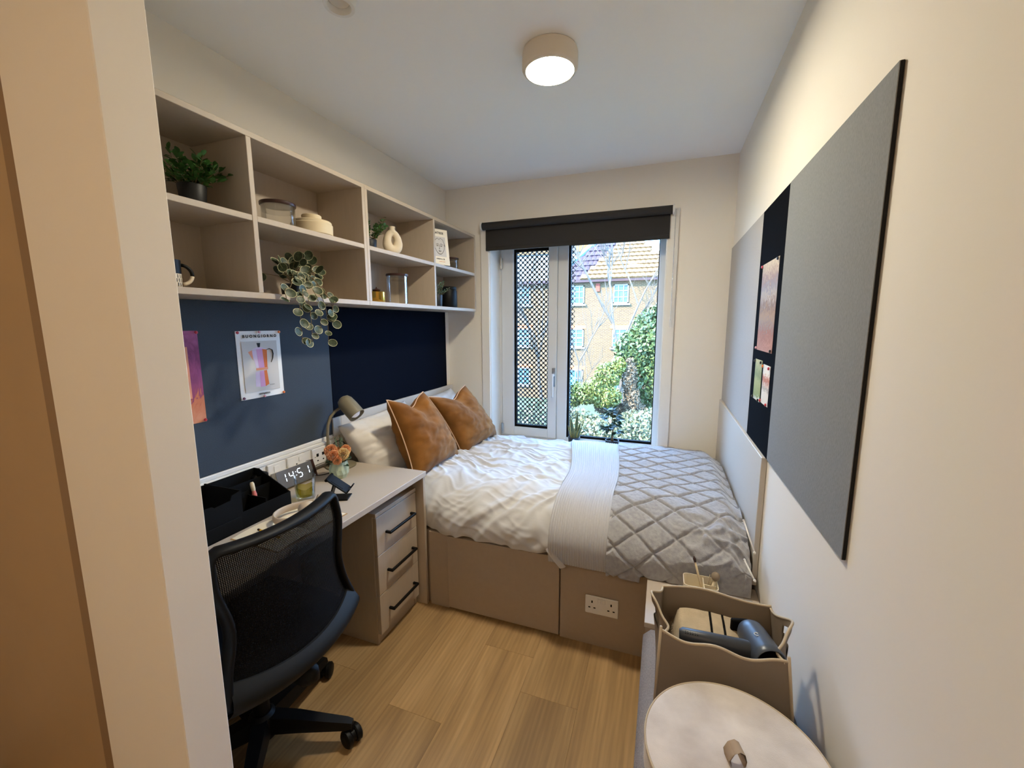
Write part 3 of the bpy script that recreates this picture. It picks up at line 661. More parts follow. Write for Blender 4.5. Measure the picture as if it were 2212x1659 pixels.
# turned corner of the duvet hanging below the throw
V = lambda x, y, z: (x, y, z)
cr = np.zeros((10, 8, 3))
for i in range(10):
    t = i / 9; l = Vector((1.196, 0, .462)).lerp(Vector((1.262, 0, .383)), t) + Vector((-.012 * math.sin(PI * t), 0, 0)); r_ = Vector((1.204, 0, .462)).lerp(Vector((1.290, 0, .404)), t) + Vector((0, 0, .0))
    for j in range(8):
        p = l.lerp(r_, j / 7); cr[i, j] = (p.x, -1.352 + .012 * math.sin(3 * t + 1.5 * j / 7), p.z)
_g = G(); _g.grid(cr); _g.grid(cr + np.array([0, .006, 0]), flip=True)
_c = obj('duvet_corner', _g, 'cotton', None, 180, origin=(1.0, -.6, .6)); _c.parent = dv_; _c.location = (0, 0, 0)

def rib_disp(A, Sg, U):
    w = noisegrid(A, (A[..., 0] * 3, Sg * 3), 22, 2)
    return .012 + .0030 * np.abs(np.sin(U * PI * 25)) [None, :] ** .7 * np.ones_like(Sg) + .007 * w
sheet('ribbed_throw', 'folded pale ribbed throw laid across the bed', 'throw', 'rib', lambda y: 1.045 + .158 * sstep(.05, -1.0, y), lambda y: 1.395 + .075 * sstep(.05, -1.0, y), -1.330, .658, .400, 226, 240, rib_disp, r=.175, th=.02)

def quilt_disp(A, Sg, U):
    x = A[..., 0]
    wr = noisegrid(A, (x * 5, Sg * 5), 31, 2)
    a = x / .165 + Sg / .125 + .12 * wr; b = x / .165 - Sg / .125 + .12 * wr
    da = np.abs(a - np.round(a)); db = np.abs(b - np.round(b))
    groove = np.exp(-(da / .055) ** 2); groove = np.maximum(groove, np.exp(-(db / .055) ** 2))
    puff = (np.cos(2 * PI * a) * np.cos(2 * PI * b))
    fur = noisegrid(A, (x * 75, Sg * 75), 37, 2)
    fr = sstep(1.70, 1.85, x) * sstep(-1.12, -1.25, A[..., 1])
    crum = ridged(noisegrid(A, (x * 9 + wr, Sg * 12), 41, 2), .25)
    return .030 - .015 * groove * (1 - .4 * fr) + .0016 * fur + .010 * wr + .022 * fr * (crum - .3)
def quilt_post(A, Sg, U):
    x = A[..., 0].copy(); z = A[..., 2]; y = A[..., 1]
    side = sstep(1.92, 2.0, x)
    A[..., 2] = z - side * .05 * sstep(.50, .58, z)
    A[..., 0] = np.minimum(x, 2.001)
    fr = sstep(1.66, 1.80, x) * sstep(-1.15, -1.3, y)
    A[..., 1] = np.maximum(A[..., 1] - fr * .015 * (.5 + .5 * np.sin(x * 21)), -1.362)
    A[..., 2] = np.maximum(A[..., 2], np.where((A[..., 1] < -1.27) & (x > 1.60), .424, .39))
    return A
sheet('quilted_blanket', 'grey plush blanket with diamond quilting at the bed foot', 'blanket', 'fleece', lambda y: 1.375 + .085 * sstep(.05, -1.0, y), lambda y: 1.999, -1.338, .650, .402, 170, 470, quilt_disp, r=.19, th=.025, post=quilt_post)

# ------------------------------------------------------------------ pillows and cushions
def pillow(name, label, cat, corners, thick, m, chop=0, pinch=.12, n=44, wr=.006, seed=0, piping=None, group=None, back=1.0):
    TL, TR, BR, BL = [Vector(c) for c in corners]
    c0 = (TL + TR + BR + BL) / 4; t = thing(name, label, cat, c0, group)
    Nn = ((TR + BR - TL - BL).cross(TL + TR - BL - BR)).normalized()
    U = np.linspace(-1, 1, n)
    def P(u, v):
        uu = u * (1 - pinch * (1 - v * v)); vv = v * (1 - pinch * (1 - u * u))
        if chop: vv -= chop * math.exp(-(u / .42) ** 2) * max(0, v) ** 2.2
        a, b = (uu + 1) / 2, (vv + 1) / 2
        return (BL * (1 - a) + BR * a) * (1 - b) + (TL * (1 - a) + TR * a) * b
    g = G(); sides = []
    for sgn in (1, -1):
        A = np.zeros((n, n, 3))
        for i, v in enumerate(U):
            for j, u in enumerate(U):
                f = max(0, (1 - u ** 2) * (1 - v ** 2)) ** .42
                f *= 1 - .18 * v
                if chop: f *= 1 - .55 * math.exp(-(u / .22) ** 2) * max(0, v) ** 1.5
                wv = noise.fractal(Vector((u * 2.2 + seed, v * 4.2, seed * 1.7)), .9, 2, 3)
                rad = noise.fractal(Vector((math.atan2(v, u + 1e-6) * 2.5, seed, 0)), .9, 2, 2) * (u * u + v * v) * .5
                A[i, j] = P(u, v) + Nn * sgn * (thick * f * (1 if sgn > 0 else back) + (wr * (wv + rad)) * min(1, f * 2))
        g.grid(A, flip=sgn < 0)
    # weld border
    o = obj('cover', g, m, t, 180)
    import bmesh
    bm = bmesh.new(); bm.from_mesh(o.data); bmesh.ops.remove_doubles(bm, verts=bm.verts, dist=1e-4); bmesh.ops.recalc_face_normals(bm, faces=bm.faces); bm.to_mesh(o.data); bm.free()
    o.data.polygons.foreach_set('use_smooth', [True] * len(o.data.polygons))
    if piping:
        ln = [P(u, -1) for u in U] + [P(1, v) for v in U[1:]] + [P(u, 1) for u in U[::-1][1:]] + [P(-1, v) for v in U[::-1][1:]]
        obj('piping', G().tube(ln, .0036, 6, caps=False), piping, t, 180)
    return t
pillow('pillow', 'cream pillow with its corner over the desk end', 'pillow', [(.06, -1.338, .925), (.08, -.80, .950), (.38, -.76, .63), (.20, -1.262, .615)], .105, 'pillow', wr=.016, seed=2.3, pinch=.045)
pillow('pillow', 'white pillow wedged behind the nearer rust cushion', 'pillow', [(.05, -1.16, .925), (.05, -.72, .955), (.20, -.68, .66), (.21, -1.14, .68)], .06, 'cotton', wr=.012, seed=5.1, pinch=.07)
pillow('pillow', 'white pillow behind the rust cushion nearest the window', 'pillow', [(.06, -.60, .935), (.06, -.10, .950), (.24, -.08, .66), (.24, -.60, .66)], .075, 'cotton', wr=.010, seed=8.7, pinch=.07)
pillow('cushion', 'rust velvet cushion with pale piping nearer the desk', 'cushion', [(.30, -1.235, 1.062), (.30, -.885, 1.052), (.42, -.69, .60), (.44, -1.215, .625)], .115, 'velvet', chop=.20, wr=.012, seed=1.2, piping='piping', group=None)
pillow('cushion', 'rust velvet cushion nearer the window', 'cushion', [(.31, -.85, 1.015), (.33, -.385, 1.022), (.46, -.125, .595), (.44, -.66, .60)], .115, 'velvet', chop=.20, wr=.012, seed=6.6, piping='piping')

# ------------------------------------------------------------------ office chair
CX, CY = .406, -2.136
ch = thing('office_chair', 'black mesh office chair pushed up to the desk', 'chair', (CX, CY, 0))
g = G().lathe([(.045, .055), (.048, .075), (.045, .125), (.030, .140)], (CX, CY, 0), 24)
obj('base_hub', g, 'black', ch, 40)
for k in range(5):
    a = math.radians(22.2 + 72 * k); dx, dy = math.cos(a), math.sin(a)
    T = Matrix(((dx, -dy, 0, CX), (dy, dx, 0, CY), (0, 0, 1, 0), (0, 0, 0, 1)))
    g = G(); st = [(.03, .030, .075, .130), (.12, .027, .075, .122), (.21, .022, .070, .105), (.285, .018, .066, .092), (.305, .014, .068, .086)]
    vs = []; fs = []
    for r, w, z0, z1 in st: vs += [(r, -w, z0), (r, w, z0), (r, w * .75, z1), (r, -w * .75, z1)]
    for i in range(len(st) - 1):
        for j in range(4): fs.append((i * 4 + j, i * 4 + (j + 1) % 4, i * 4 + 4 + (j + 1) % 4, i * 4 + 4 + j))
    fs += [(3, 2, 1, 0), tuple(range(len(vs) - 4, len(vs)))]
    g.add([T @ Vector(p) for p in vs], fs); obj('base_arm', g, 'black', ch, 40)
    sw = a + (.9, -1.2, .4, 2.0, -.5)[k]; c = Vector((CX + dx * .299, CY + dy * .299, 0)); ax = Vector((math.cos(sw), math.sin(sw), 0)); pr = Vector((-ax.y, ax.x, 0))
    cs = obj('caster', G().tube([c + Vector((0, 0, .045)), c + Vector((0, 0, .078))], .009, 10).tube([c + Vector((0, 0, .031)) - ax * .006, c + Vector((0, 0, .031)) + ax * .006], .022, 16), 'black', ch, 40)
    for s in (-1, 1):
        cc = c + Vector((0, 0, .030))
        g = G(); g.lathe([(.010, -.010), (.026, -.010), (.030, -.006), (.030, .006), (.024, .011), (.008, .012)], cc + ax * s * .018, 24, axis=ax * s); obj('wheel', g, 'black', cs, 40)
obj('gas_column', G().lathe([(.026, .12), (.026, .27), (.019, .27), (.019, .40)], (CX, CY, 0), 20), 'black', ch, 40)
obj('seat_mechanism', G().box(CX - .09, CX + .13, CY - .06, CY + .06, .385, .425, .01), 'black', ch)
n = 28; A = np.zeros((n, n, 3)); B = np.zeros((n, n, 3))
for i, v in enumerate(np.linspace(-1, 1, n)):
    for j, u in enumerate(np.linspace(-1, 1, n)):
        r = max(abs(u), abs(v)); q = (abs(u) ** 5 + abs(v) ** 5) ** .2; k = r / (q + 1e-9) if q > 0 else 1
        x, y = u * k * .235, v * k * .235
        e = max(0, 1 - r ** 6) ** .5; A[i, j] = (CX - .02 + x, CY + y, .455 + .035 * e - .012 * (1 - min(1, abs(v) * 1.1)) * e); B[i, j] = (CX - .02 + x * .98, CY + y * .98, .455 - .03 * e)
obj('seat', G().grid(A).grid(B, flip=True), 'seatf', ch, 180)
# back: curved frame, woven mesh, lumbar bar
YC = -2.158
def backpt(u, v):      # u across -1..1 (right = +), v 0 bottom .. 1 top
    hw = .222 - .030 * math.exp(-((v - .52) / .22) ** 2) + .010 * math.exp(-((v - .12) / .12) ** 2)
    hw *= 1 - .06 * max(0, v - .8) / .2
    xx = .690 - .030 * v - .055 * u * u * (1 - .35 * v) - .030 * (1 - v) ** 3 - .03 * v * v + .02 * math.exp(-((v - .15) / .1) ** 2)
    z = .425 + .445 * v + .012 * u * u * v
    return Vector((xx, YC + u * hw, z))
nu, nv = 25, 30
A = np.array([[backpt(u * .97, v) for u in np.linspace(-1, 1, nu)] for v in np.linspace(.10, .985, nv)])
obj('mesh_panel', G().grid(A), 'chairmesh', ch, 180, recalc=False)
rim = [backpt(-1, v) for v in np.linspace(.12, .95, 18)] + [backpt(-.97, .985)] + [backpt(u, 1) for u in np.linspace(-.9, .9, 18)] + [backpt(.97, .985)] + [backpt(1, v) for v in np.linspace(.95, .12, 18)]
obj('back_frame', G().tube(rim, .015, 10, flat=(.8, 1.5)), 'black', ch, 180)
nb = 24; A = np.zeros((9, nb, 3))
for j, u in enumerate(np.linspace(-1.02, 1.02, nb)):
    drop = .055 * (1 - u * u)
    for i, q in enumerate(np.linspace(0, 1, 9)):
        p = backpt(u, .22 - .21 * q - drop * 1.1 + .05); A[i, j] = (p.x + .022 * math.sin(PI * q) + .012, p.y, p.z - .014)
B = A.copy(); B[..., 0] -= .022
obj('lumbar_bar', G().grid(A).grid(B, flip=True).grid(np.stack([A[0], B[0]])).grid(np.stack([A[-1], B[-1]])), 'dgrey', ch, 60)
obj('back_support', G().tube([(CX + .10, CY, .400), (.58, YC, .385), (.640, YC, .382), (.668, YC, .400), (.672, YC, .415)], [.026, .026, .026, .024, .016], 10, flat=(1, 1.8)), 'black', ch, 180)
obj('adjuster_lever', G().tube([(CX + .02, CY + .05, .405), (CX + .03, CY + .20, .40)], .006, 8).tube([(CX + .03, CY + .19, .40), (CX + .035, CY + .235, .40)], .011, 8), 'black', ch, 50)

# ------------------------------------------------------------------ low cabinet, bench, basket, round box
cb = thing('low_cabinet', 'pale low cabinet between the bed and the bench', 'cabinet', (1.83, -1.46, 0))
obj('top', G().box(1.628, RW - .002, -1.622, -1.288, .402, .420, .0015), 'cashd', cb)
obj('carcass', G().box(1.632, RW - .004, -1.620, -1.290, 0, .402, .001), 'bedp', cb)
bn = thing('bench', 'grey woven upholstered bench under the taupe basket', 'bench', (1.83, -2.3, 0))
obj('seat_cushion', G().box(1.626, RW - .003, -2.95, -1.626, .30, .420, .025), 'bench', bn, 60)
obj('bench_base', G().box(1.632, RW - .006, -2.945, -1.63, 0, .30, .004), 'bench', bn)
bk = thing('storage_basket', 'taupe felt basket with cut handles on the bench', 'basket', (1.82, -1.89, .42))
zb, hgt = .421, .245
BC = dict(bl=(1.668, -1.785), br=(1.985, -1.785), fr=(1.988, -1.975), fl=(1.666, -1.985))
TC = dict(bl=(1.676, -1.795), br=(1.958, -1.795), fr=(1.950, -2.00), fl=(1.674, -1.995))
def wall(a, b, bulge, nrm, rim, ns=48, nh=14, th=.004, hole=None):
    A = np.zeros((nh, ns, 3))
    for i, q in enumerate(np.linspace(0, 1, nh)):
        for j, t in enumerate(np.linspace(0, 1, ns)):
            p0 = Vector((*BC[a], 0)).lerp(Vector((*BC[b], 0)), t); p1 = Vector((*TC[a], 0)).lerp(Vector((*TC[b], 0)), t); p = p0.lerp(p1, q)
            bb_ = bulge(t) * q ** 2
            A[i, j] = (p.x + nrm[0] * bb_, p.y + nrm[1] * bb_, zb + (hgt + rim(t)) * q)
    return A, np.array([nrm[0], nrm[1], 0.0]) * th
wave = lambda t: .030 * math.cos(2 * PI * t) * 0 + .022 * math.sin(2 * PI * (t - .02)) * (1 if t < 2 else 0)
frontrim = lambda t: .014 + .007 * math.sin(4 * PI * t + 2.2) - .004 * t
backrim = lambda t: .018 + .007 * math.sin(2 * PI * t - .6) + .004 * t
siderim = lambda t: .035 * math.exp(-((t - .5) / .25) ** 2) + .012
sbul = lambda t: .030 * math.exp(-((t - .45) / .2) ** 2) - .016 * math.exp(-((t - .88) / .1) ** 2)
for nm, a, b, bul, nr, rm in (('front_wall', 'fl', 'fr', lambda t: .012 * math.sin(PI * t), (0, -1), frontrim), ('back_wall', 'bl', 'br', lambda t: .006 * math.sin(PI * t), (0, 1), backrim), ('side_wall', 'bl', 'fl', sbul, (-1, 0), siderim), ('side_wall', 'br', 'fr', sbul, (1, 0), siderim)):
    A, th = wall(a, b, bul, nr, rm)
    g = G()
    hole = nm == 'side_wall'
    nh, ns = A.shape[:2]
    for X, fl_ in ((A, False), (A - th, True)):
        k = len(g.v); g.v += [tuple(p) for p in X.reshape(-1, 3)]
        for i in range(nh - 1):
            for j in range(ns - 1):
                if hole and (((j + .5) / ns - .5) / .20) ** 2 + (((i + .5) / nh - .80) / .085) ** 2 < 1: continue
                f = (k + i * ns + j, k + i * ns + j + 1, k + (i + 1) * ns + j + 1, k + (i + 1) * ns + j); g.f.append(f[::-1] if fl_ else f)
    w = obj(nm, g, 'taupe', bk, 180, recalc=False)
    obj('rim', G().tube([tuple(p) for p in (A - th / 2)[-1]], .0034, 6), 'taupee', w, 180)
obj('basket_floor', G().prism([BC['fl'], BC['fr'], BC['br'], BC['bl']], lambda u, v, w: Vector((u, v, w)), zb, zb + .004), 'taupe', bk, 0)
for c in ('fl', 'fr'):
    obj('seam', G().tube([(*BC[c], zb), (*TC[c], zb + hgt + .03)], .0038, 6), 'taupee', bk, 180)
# folded throw inside the basket
tw = thing('folded_throw', 'oat throw with two black stripes inside the basket', 'throw', (1.81, -1.88, .425))
n = 50; A = np.zeros((n, n, 3))
for i, v in enumerate(np.linspace(0, 1, n)):
    for j, u in enumerate(np.linspace(0, 1, n)):
        e = min(1, min(u, 1 - u, v, 1 - v) * 9) ** .5
        A[i, j] = (1.694 + .262 * u, -1.965 + .168 * v, .44 + e * (.172 + .022 * math.sin(2.4 * u + .6) + .010 * v + .006 * fbm(u * 3, v * 3, 4)))
obj('throw_body', G().grid(A).grid(np.stack([np.c_[A[0][:, :2], np.full(n, .43)], A[0]])), 'towel', tw, 180, recalc=False)
for u0 in (.40, .52):
    j = int(u0 * n); S_ = A[4:-3, j:j + 2].copy(); S_[..., 2] += .0012; S_[:, 1, 0] = S_[:, 0, 0] + .006
    obj('stripe', G().grid(S_), 'blackm', tw, 0, recalc=False)
g = G()
for k in range(170):
    v = rnd.random(); i = min(n - 1, int(v * n)); p = Vector(A[i, 3]); L_ = rnd.uniform(.02, .045)
    g.tube([p + Vector((.02, 0, -.002)), p + Vector((.0, rnd.uniform(-.01, .01), .004)), p + Vector((-.012 - rnd.random() * .01, rnd.uniform(-.015, .015), -L_ * .6)), p + Vector((-.015, rnd.uniform(-.02, .02), -L_ * 1.3))], .0012, 4, caps=False)
fo = obj('fringe', g, 'fringe', tw, 180, recalc=False); fo['kind'] = 'stuff'
# hair dryer lying on the throw
hd = thing('hair_dryer', 'blue grey hair dryer lying on the basket throw', 'hair dryer', (1.87, -1.93, .635))
b0, b1 = Vector((1.893, -1.868, .652)), Vector((1.921, -1.985, .657)); ax = (b1 - b0).normalized()
prof = [(.012, -.004), (.026, -.002), (.033, .010), (.035, .03), (.036, .10), (.037, .118), (.034, .121), (.031, .119), (.030, .06)]
obj('barrel', G().lathe(prof, b0, 36, axis=ax, capt=False), 'dryer', hd, 50)
obj('inlet_grille', G().lathe([(.0305, .085), (.0305, .09)], b0, 30, axis=ax), 'blackm', hd, 40)
h0, h1 = b0 + ax * .085 + Vector((-.028, 0, 0)), Vector((1.720, -1.950, .654))
obj('grip', G().tube([h0, h0.lerp(h1, .1), h0.lerp(h1, .55), h0.lerp(h1, .95), h1], [.0185, .020, .019, .0175, .012], 20), 'dryerh', hd, 50)
g = G()
for i in range(6):
    for j in range(4):
        p = h0.lerp(h1, .74 + .035 * i) + Vector((.0, -.004 + .0 * j, .0165)) + Vector((0, (j - 1.5) * .005, -abs(j - 1.5) * .0012)); g.ball(p, .0013, 6)
vt = obj('grip_vent', g, 'blackm', hd, 60)
obj('nozzle', G().box(-.005, .040, -.006, .006, -.022, .022, .003, T=Matrix.Translation((1.856, -1.864, .648)) @ Matrix.Rotation(.25, 4, 'Z')), 'blackm', hd)
_F = frame(b0 + ax * .068 + Vector((-.012, 0, .0345)), (1, 0, 0), (0, 1, 0))
obj('emblem', G().tube([_F(.005 * math.cos(a), .005 * math.sin(a)) for a in np.linspace(.7, 5.6, 14)], .0009, 5), 'white', hd, 180)
# round velvet box
rb = thing('round_box', 'round silver velvet lidded box nearest the camera', 'box', (1.815, -2.222, .421))
RC = (1.815, -2.222, .421)
obj('box_body', G().lathe([(.158, 0), (.160, .004), (.160, .165)], RC, 72), 'lidv', rb, 40)
obj('lid', G().lathe([(.166, .150), (.168, .152), (.1685, .201), (.165, .2075), (.158, .209), (.08, .2105), (.001, .211)], RC, 96), 'lidv', rb, 40)
obj('lid_piping', G().tube([(RC[0] + .1672 * math.cos(a), RC[1] + .1672 * math.sin(a), RC[2] + .206) for a in np.linspace(0, 2 * PI, 97)], .0022, 6, caps=False), 'taupee', rb, 180)
Lp = [(-.012, .0), (-.015, .014), (-.008, .028), (.002, .032), (.011, .026), (.015, .012), (.013, .0)]
A = np.zeros((2, len(Lp), 3)); di = Vector((.95, .3, 0)).normalized(); wd = Vector((-.3, .95, 0)) * .013
for j, (a, z) in enumerate(Lp):
    p = Vector((RC[0] - .006, RC[1] - .015, RC[2] + .211 + z)) + di * a; A[0, j] = p - wd; A[1, j] = p + wd
obj('pull_tab', G().grid(A).grid(A + np.array([.002, 0, .002]), flip=True), 'tab', rb, 180, recalc=False)

# ================================================================== desk things
DZ = .7222
lm = thing('desk_lamp', 'taupe gooseneck lamp at the end of the desk', 'lamp', (.092, -1.362, DZ))
obj('base', G().lathe([(.074, 0), (.075, .002), (.075, .007), (.072, .009), (.001, .0092)], (.092, -1.362, DZ), 48), 'olive', lm, 40)
pts = [(.057, -1.405, DZ + .008), (.057, -1.405, .80), (.057, -1.404, .90), (.058, -1.398, .945), (.060, -1.380, .985), (.070, -1.352, 1.012), (.082, -1.325, 1.026)]
obj('pole', G().tube(pts, .0075, 12), 'olive', lm, 180)
s0, s1 = Vector((.092, -1.322, 1.070)), Vector((.180, -1.322, .988)); ax = (s1 - s0).normalized(); Ls = (s1 - s0).length
obj('lamp_shade', G().lathe([(.001, -.006), (.018, -.005), (.032, .004), (.040, .022), (.0425, .06), (.0425, Ls), (.040, Ls), (.040, .03), (.02, .012)], s0, 40, axis=ax, capt=False), 'olive', lm, 45)
obj('bulb', G().lathe([(.012, .03), (.014, .05), (.028, Ls - .035), (.026, Ls - .012), (.016, Ls - .002), (.001, Ls)], s0, 24, axis=ax), 'bulb', lm, 60)
cd = [(.055, -1.41, .85)]
cd = [(.06, -1.40, .775), (.055, -1.385, .815), (.06, -1.36, .845), (.07, -1.325, .845), (.075, -1.30, .81), (.085, -1.31, .76), (.11, -1.38, .733), (.13, -1.44, .727), (.11, -1.50, .726), (.075, -1.535, .727), (.062, -1.550, .727)]
def smooth_pts(P, n=8):
    P = [Vector(p) for p in P]; out = []
    for i in range(len(P) - 1):
        a, b, c, d = P[max(i - 1, 0)], P[i], P[i + 1], P[min(i + 2, len(P) - 1)]
        for k in range(n):
            t = k / n; out.append(.5 * ((2 * b) + (c - a) * t + (2 * a - 5 * b + 4 * c - d) * t * t + (3 * b - a - 3 * c + d) * t ** 3))
    return out + [P[-1]]
obj('power_cord', G().tube(smooth_pts(cd), .0022, 6), 'black', lm, 180)

# black stepped desk organiser
og = thing('desk_organiser', 'black compartment desk organiser against the socket trunking', 'organiser', (.15, -1.99, DZ))
x0, x1, y0, y1, t_ = .058, .252, -2.150, -1.817, .004
def sidewall(y, th, zf, zbk, xf=x1):   # sloping panel: high at the back, low at the front
    F = lambda u, v, w: Vector((u, y + w, v)); return G().prism([(x0, DZ), (xf, DZ), (xf, zf), (x0 + .03, zbk), (x0, zbk)], F, 0, th)
obj('side_panel', sidewall(y1 - t_, t_, .785, .862), 'blackm', og, 0)
obj('back_panel', G().box(x0, x0 + t_, -2.30, y1 - t_, DZ, .862), 'blackm', og, 0)
obj('front_panel', G().box(x1 - t_, x1, -2.02, y1 - t_, DZ, .785), 'blackm', og, 0)
obj('tray_floor', G().box(x0 + t_, x1 - t_, -2.30, y1 - t_, DZ, DZ + .004), 'blackm', og, 0)
F = lambda u, v, w: Vector((x1 - t_ + w, u, v))
obj('tall_front', G().prism([(-2.32, DZ), (-2.02, DZ), (-2.02, .868), (-2.055, .862), (-2.062, .846), (-2.115, .842), (-2.125, .850), (-2.32, .85)], F, 0, t_), 'blackm', og, 0)
obj('side_panel', G().box(x0 + t_, x1 - t_, -2.022, -2.018, DZ, .868), 'blackm', og, 0)
obj('divider', G().box(x0 + t_, x1 - t_, -1.925, -1.922, DZ, .800), 'blackm', og, 0)
obj('divider', G().box(.150, .153, -2.018, y1 - t_, DZ, .815), 'blackm', og, 0)
obj('divider', G().box(.105, .108, -2.018, y1 - t_, DZ, .835), 'blackm', og, 0)
obj('drawer_front', G().box(x1, x1 + .003, -2.30, -2.03, .728, .775, .001), 'blackm', og)
pn = thing('hair_brush', 'pink and cream brush standing in the black organiser', 'brush', (.165, -1.945, .79))
a, b_ = Vector((.172, -1.908, .775)), Vector((.150, -1.902, .842))
obj('handle', G().tube([a.lerp(b_, .45), a.lerp(b_, .6), a.lerp(b_, .9), b_], [.006, .008, .008, .005], 14), 'pencilb', pn, 60)
obj('bristle_end', G().tube([a, a.lerp(b_, .3), a.lerp(b_, .55)], [.007, .009, .006], 14), 'pinkpen', pn, 60)

ad = thing('plug_adapter', 'black plug adapter in the trunking socket behind the organiser', 'adapter', (.07, -1.80, .80))
obj('adapter_body', G().box(.0462, .090, -1.838, -1.772, .775, .835, .008), 'black', ad)
obj('slot', G().box(.06, .064, -1.825, -1.815, .835, .8356).box(.06, .064, -1.805, -1.795, .835, .8356), 'dgrey', ad, 0)

# mirror clock with lit digits
ck = thing('digital_clock', 'leaning mirrored digital clock showing white numerals', 'clock', (.095, -1.64, DZ))
F = frame((.100, -1.735, DZ + .010), (0.03, 1, 0), (-.30, 0, .95))
W_, Hh = .190, .082
Lx = lambda u, v, w: F(u, v, w)
obj('case', G().prism([(0, 0), (W_, 0), (W_, Hh), (0, Hh)], F, -.028, -.002), 'white', ck, 0)
obj('mirror_face', G().prism([(0, 0), (W_, 0), (W_, Hh), (0, Hh)], F, -.002, 0), 'mirror', ck, 0)
obj('end_cap', G().prism([(W_ - .001, .002), (W_ + .012, .002), (W_ + .012, Hh + .002), (W_ - .001, Hh + .002)], F, -.032, .002), 'dwood', ck, 0)
SEG = dict(a=((0, 2), (1, 2)), b=((1, 2), (1, 1)), c=((1, 1), (1, 0)), d=((0, 0), (1, 0)), e=((0, 1), (0, 0)), f=((0, 2), (0, 1)), g=((0, 1), (1, 1)))
DIG = {'1': 'bc', '4': 'fgbc', '5': 'afgcd', '6': 'afgecd'}
for d_, u0 in (('1', .022), ('4', .062), ('5', .106), ('1', .146)):
    g = G()
    for s_ in DIG[d_]:
        (a0, b0_), (a1, b1_) = SEG[s_]; w_, h_ = .020, .0195
        ua, va, ub, vb = u0 + a0 * w_, .026 + b0_ * h_, u0 + a1 * w_, .026 + b1_ * h_
        du, dv_2 = (ub - ua), (vb - va); L_ = math.hypot(du, dv_2); du /= L_; dv_2 /= L_; q = .0017; e = .0028
        g.prism([(ua + du * e - dv_2 * q, va + dv_2 * e + du * q), (ub - du * e - dv_2 * q, vb - dv_2 * e + du * q), (ub - du * e + dv_2 * q, vb - dv_2 * e - du * q), (ua + du * e + dv_2 * q, va + dv_2 * e - du * q)], F, .0002, .0006)
    obj('digit', g, 'led', ck, 0)
g = G()
for v in (.038, .054): g.prism([(.0945, v), (.0980, v), (.0980, v + .0035), (.0945, v + .0035)], F, .0002, .0006)
obj('colon', g, 'led', ck, 0)

# olive tumbler
gl = thing('tumbler', 'olive glass tumbler with zigzag facets on the desk', 'glass', (.245, -1.738, DZ))
c = (.245, -1.738, DZ)
obj('glass_wall', G().lathe([(.036, .0), (.0375, .004), (.0385, .03), (.0435, .098), (.0422, .098), (.0365, .018), (.001, .014)], c, 40, capt=True), 'glass', gl, 40)
g = G(); prof = [(.0352, .016), (.0362, .030)]
n = 40; vs = []; fs = []
for k in range(n):
    a = 2 * PI * k / n; h_ = .048 + .010 * abs(((k / 5.0) % 2) - 1)
    for r, z in ((.0348, .0155), (.0362, .03), (.0378, h_)): vs.append((c[0] + r * math.cos(a), c[1] + r * math.sin(a), c[2] + z))
for k in range(n):
    q = (k + 1) % n
    for i in range(2): fs.append((k * 3 + i, q * 3 + i, q * 3 + i + 1, k * 3 + i + 1))
fs.append(tuple(3 * k for k in range(n)))
obj('tinted_facets', g.add(vs, fs), 'oglass', gl, 20, recalc=False)

# phone stand
ps = thing('phone_stand', 'black folding phone stand behind the chair back', 'phone stand', (.385, -1.690, DZ))
T0 = Matrix.Translation((.372, -1.690, DZ)) @ Matrix.Rotation(.45, 4, 'Z')
obj('foot', G().box(-.035, .05, -.035, .035, 0, .005, .002, T=T0), 'black', ps)
T1 = T0 @ Matrix.Translation((-.028, 0, .004)) @ Matrix.Rotation(math.radians(18), 4, 'Y')
obj('arm', G().box(-.003, .003, -.026, .026, 0, .075, .001, T=T1), 'black', ps)
T2 = T0 @ Matrix.Translation((-.018, 0, .082)) @ Matrix.Rotation(math.radians(128), 4, 'Y')
obj('rest_plate', G().box(-.003, .003, -.036, .036, -.018, .085, .0015, T=T2), 'black', ps)
obj('hinge', G().tube([T2 @ Vector((0, -.038, -.016)), T2 @ Vector((0, .038, -.016))], .0065, 12), 'blackm', ps, 50)
obj('lip', G().box(-.003, -.022, -.036, -.020, .079, .085, .001, T=T2).box(-.003, -.022, .020, .036, .079, .085, .001, T=T2), 'black', ps)
obj('pad', G().box(-.0045, -.003, -.026, .026, .0, .06, .0005, T=T2), 'dgrey', ps)

# open notebook, headphones, pencil
nb = thing('notebook', 'open cream notebook on the desk under the headphones', 'notebook', (.395, -1.94, DZ))
T = Matrix.Translation((.397, -1.945, DZ)) @ Matrix.Rotation(-.04, 4, 'Z')
obj('cover', G().box(-.115, .115, -.152, .152, 0, .002, T=T), 'tan', nb, 0)
for s in (-1, 1):
    A = np.zeros((6, 14, 3))
    for i, u in enumerate(np.linspace(-.112, .112, 6)):
        for j, v in enumerate(np.linspace(0, 1, 14)):
            p = T @ Vector((u, s * (.001 + .147 * v), .003 + .007 * math.sin(PI * min(1, v * 1.1)) ** .6 * (1 - .4 * v))); A[i, j] = p
    obj('page', G().grid(A).grid(A - np.array([0, 0, .002]), flip=True), 'page', nb, 180, recalc=False)
hp = thing('headphones', 'oat over ear headphones lying on the open notebook', 'headphones', (.36, -1.90, .735))
band = [(.36 + .085 * math.sin(a) - .01, -1.885 - .105 * math.cos(a), .760 + .004 * math.cos(a)) for a in np.linspace(-1.75, 1.75, 30)]
band = [tuple(p) for p in smooth_pts([(.375, -1.818, .758), (.342, -1.850, .757), (.318, -1.905, .756), (.325, -1.955, .755), (.365, -1.985, .755), (.418, -1.972, .756), (.452, -1.925, .758)], 6)]
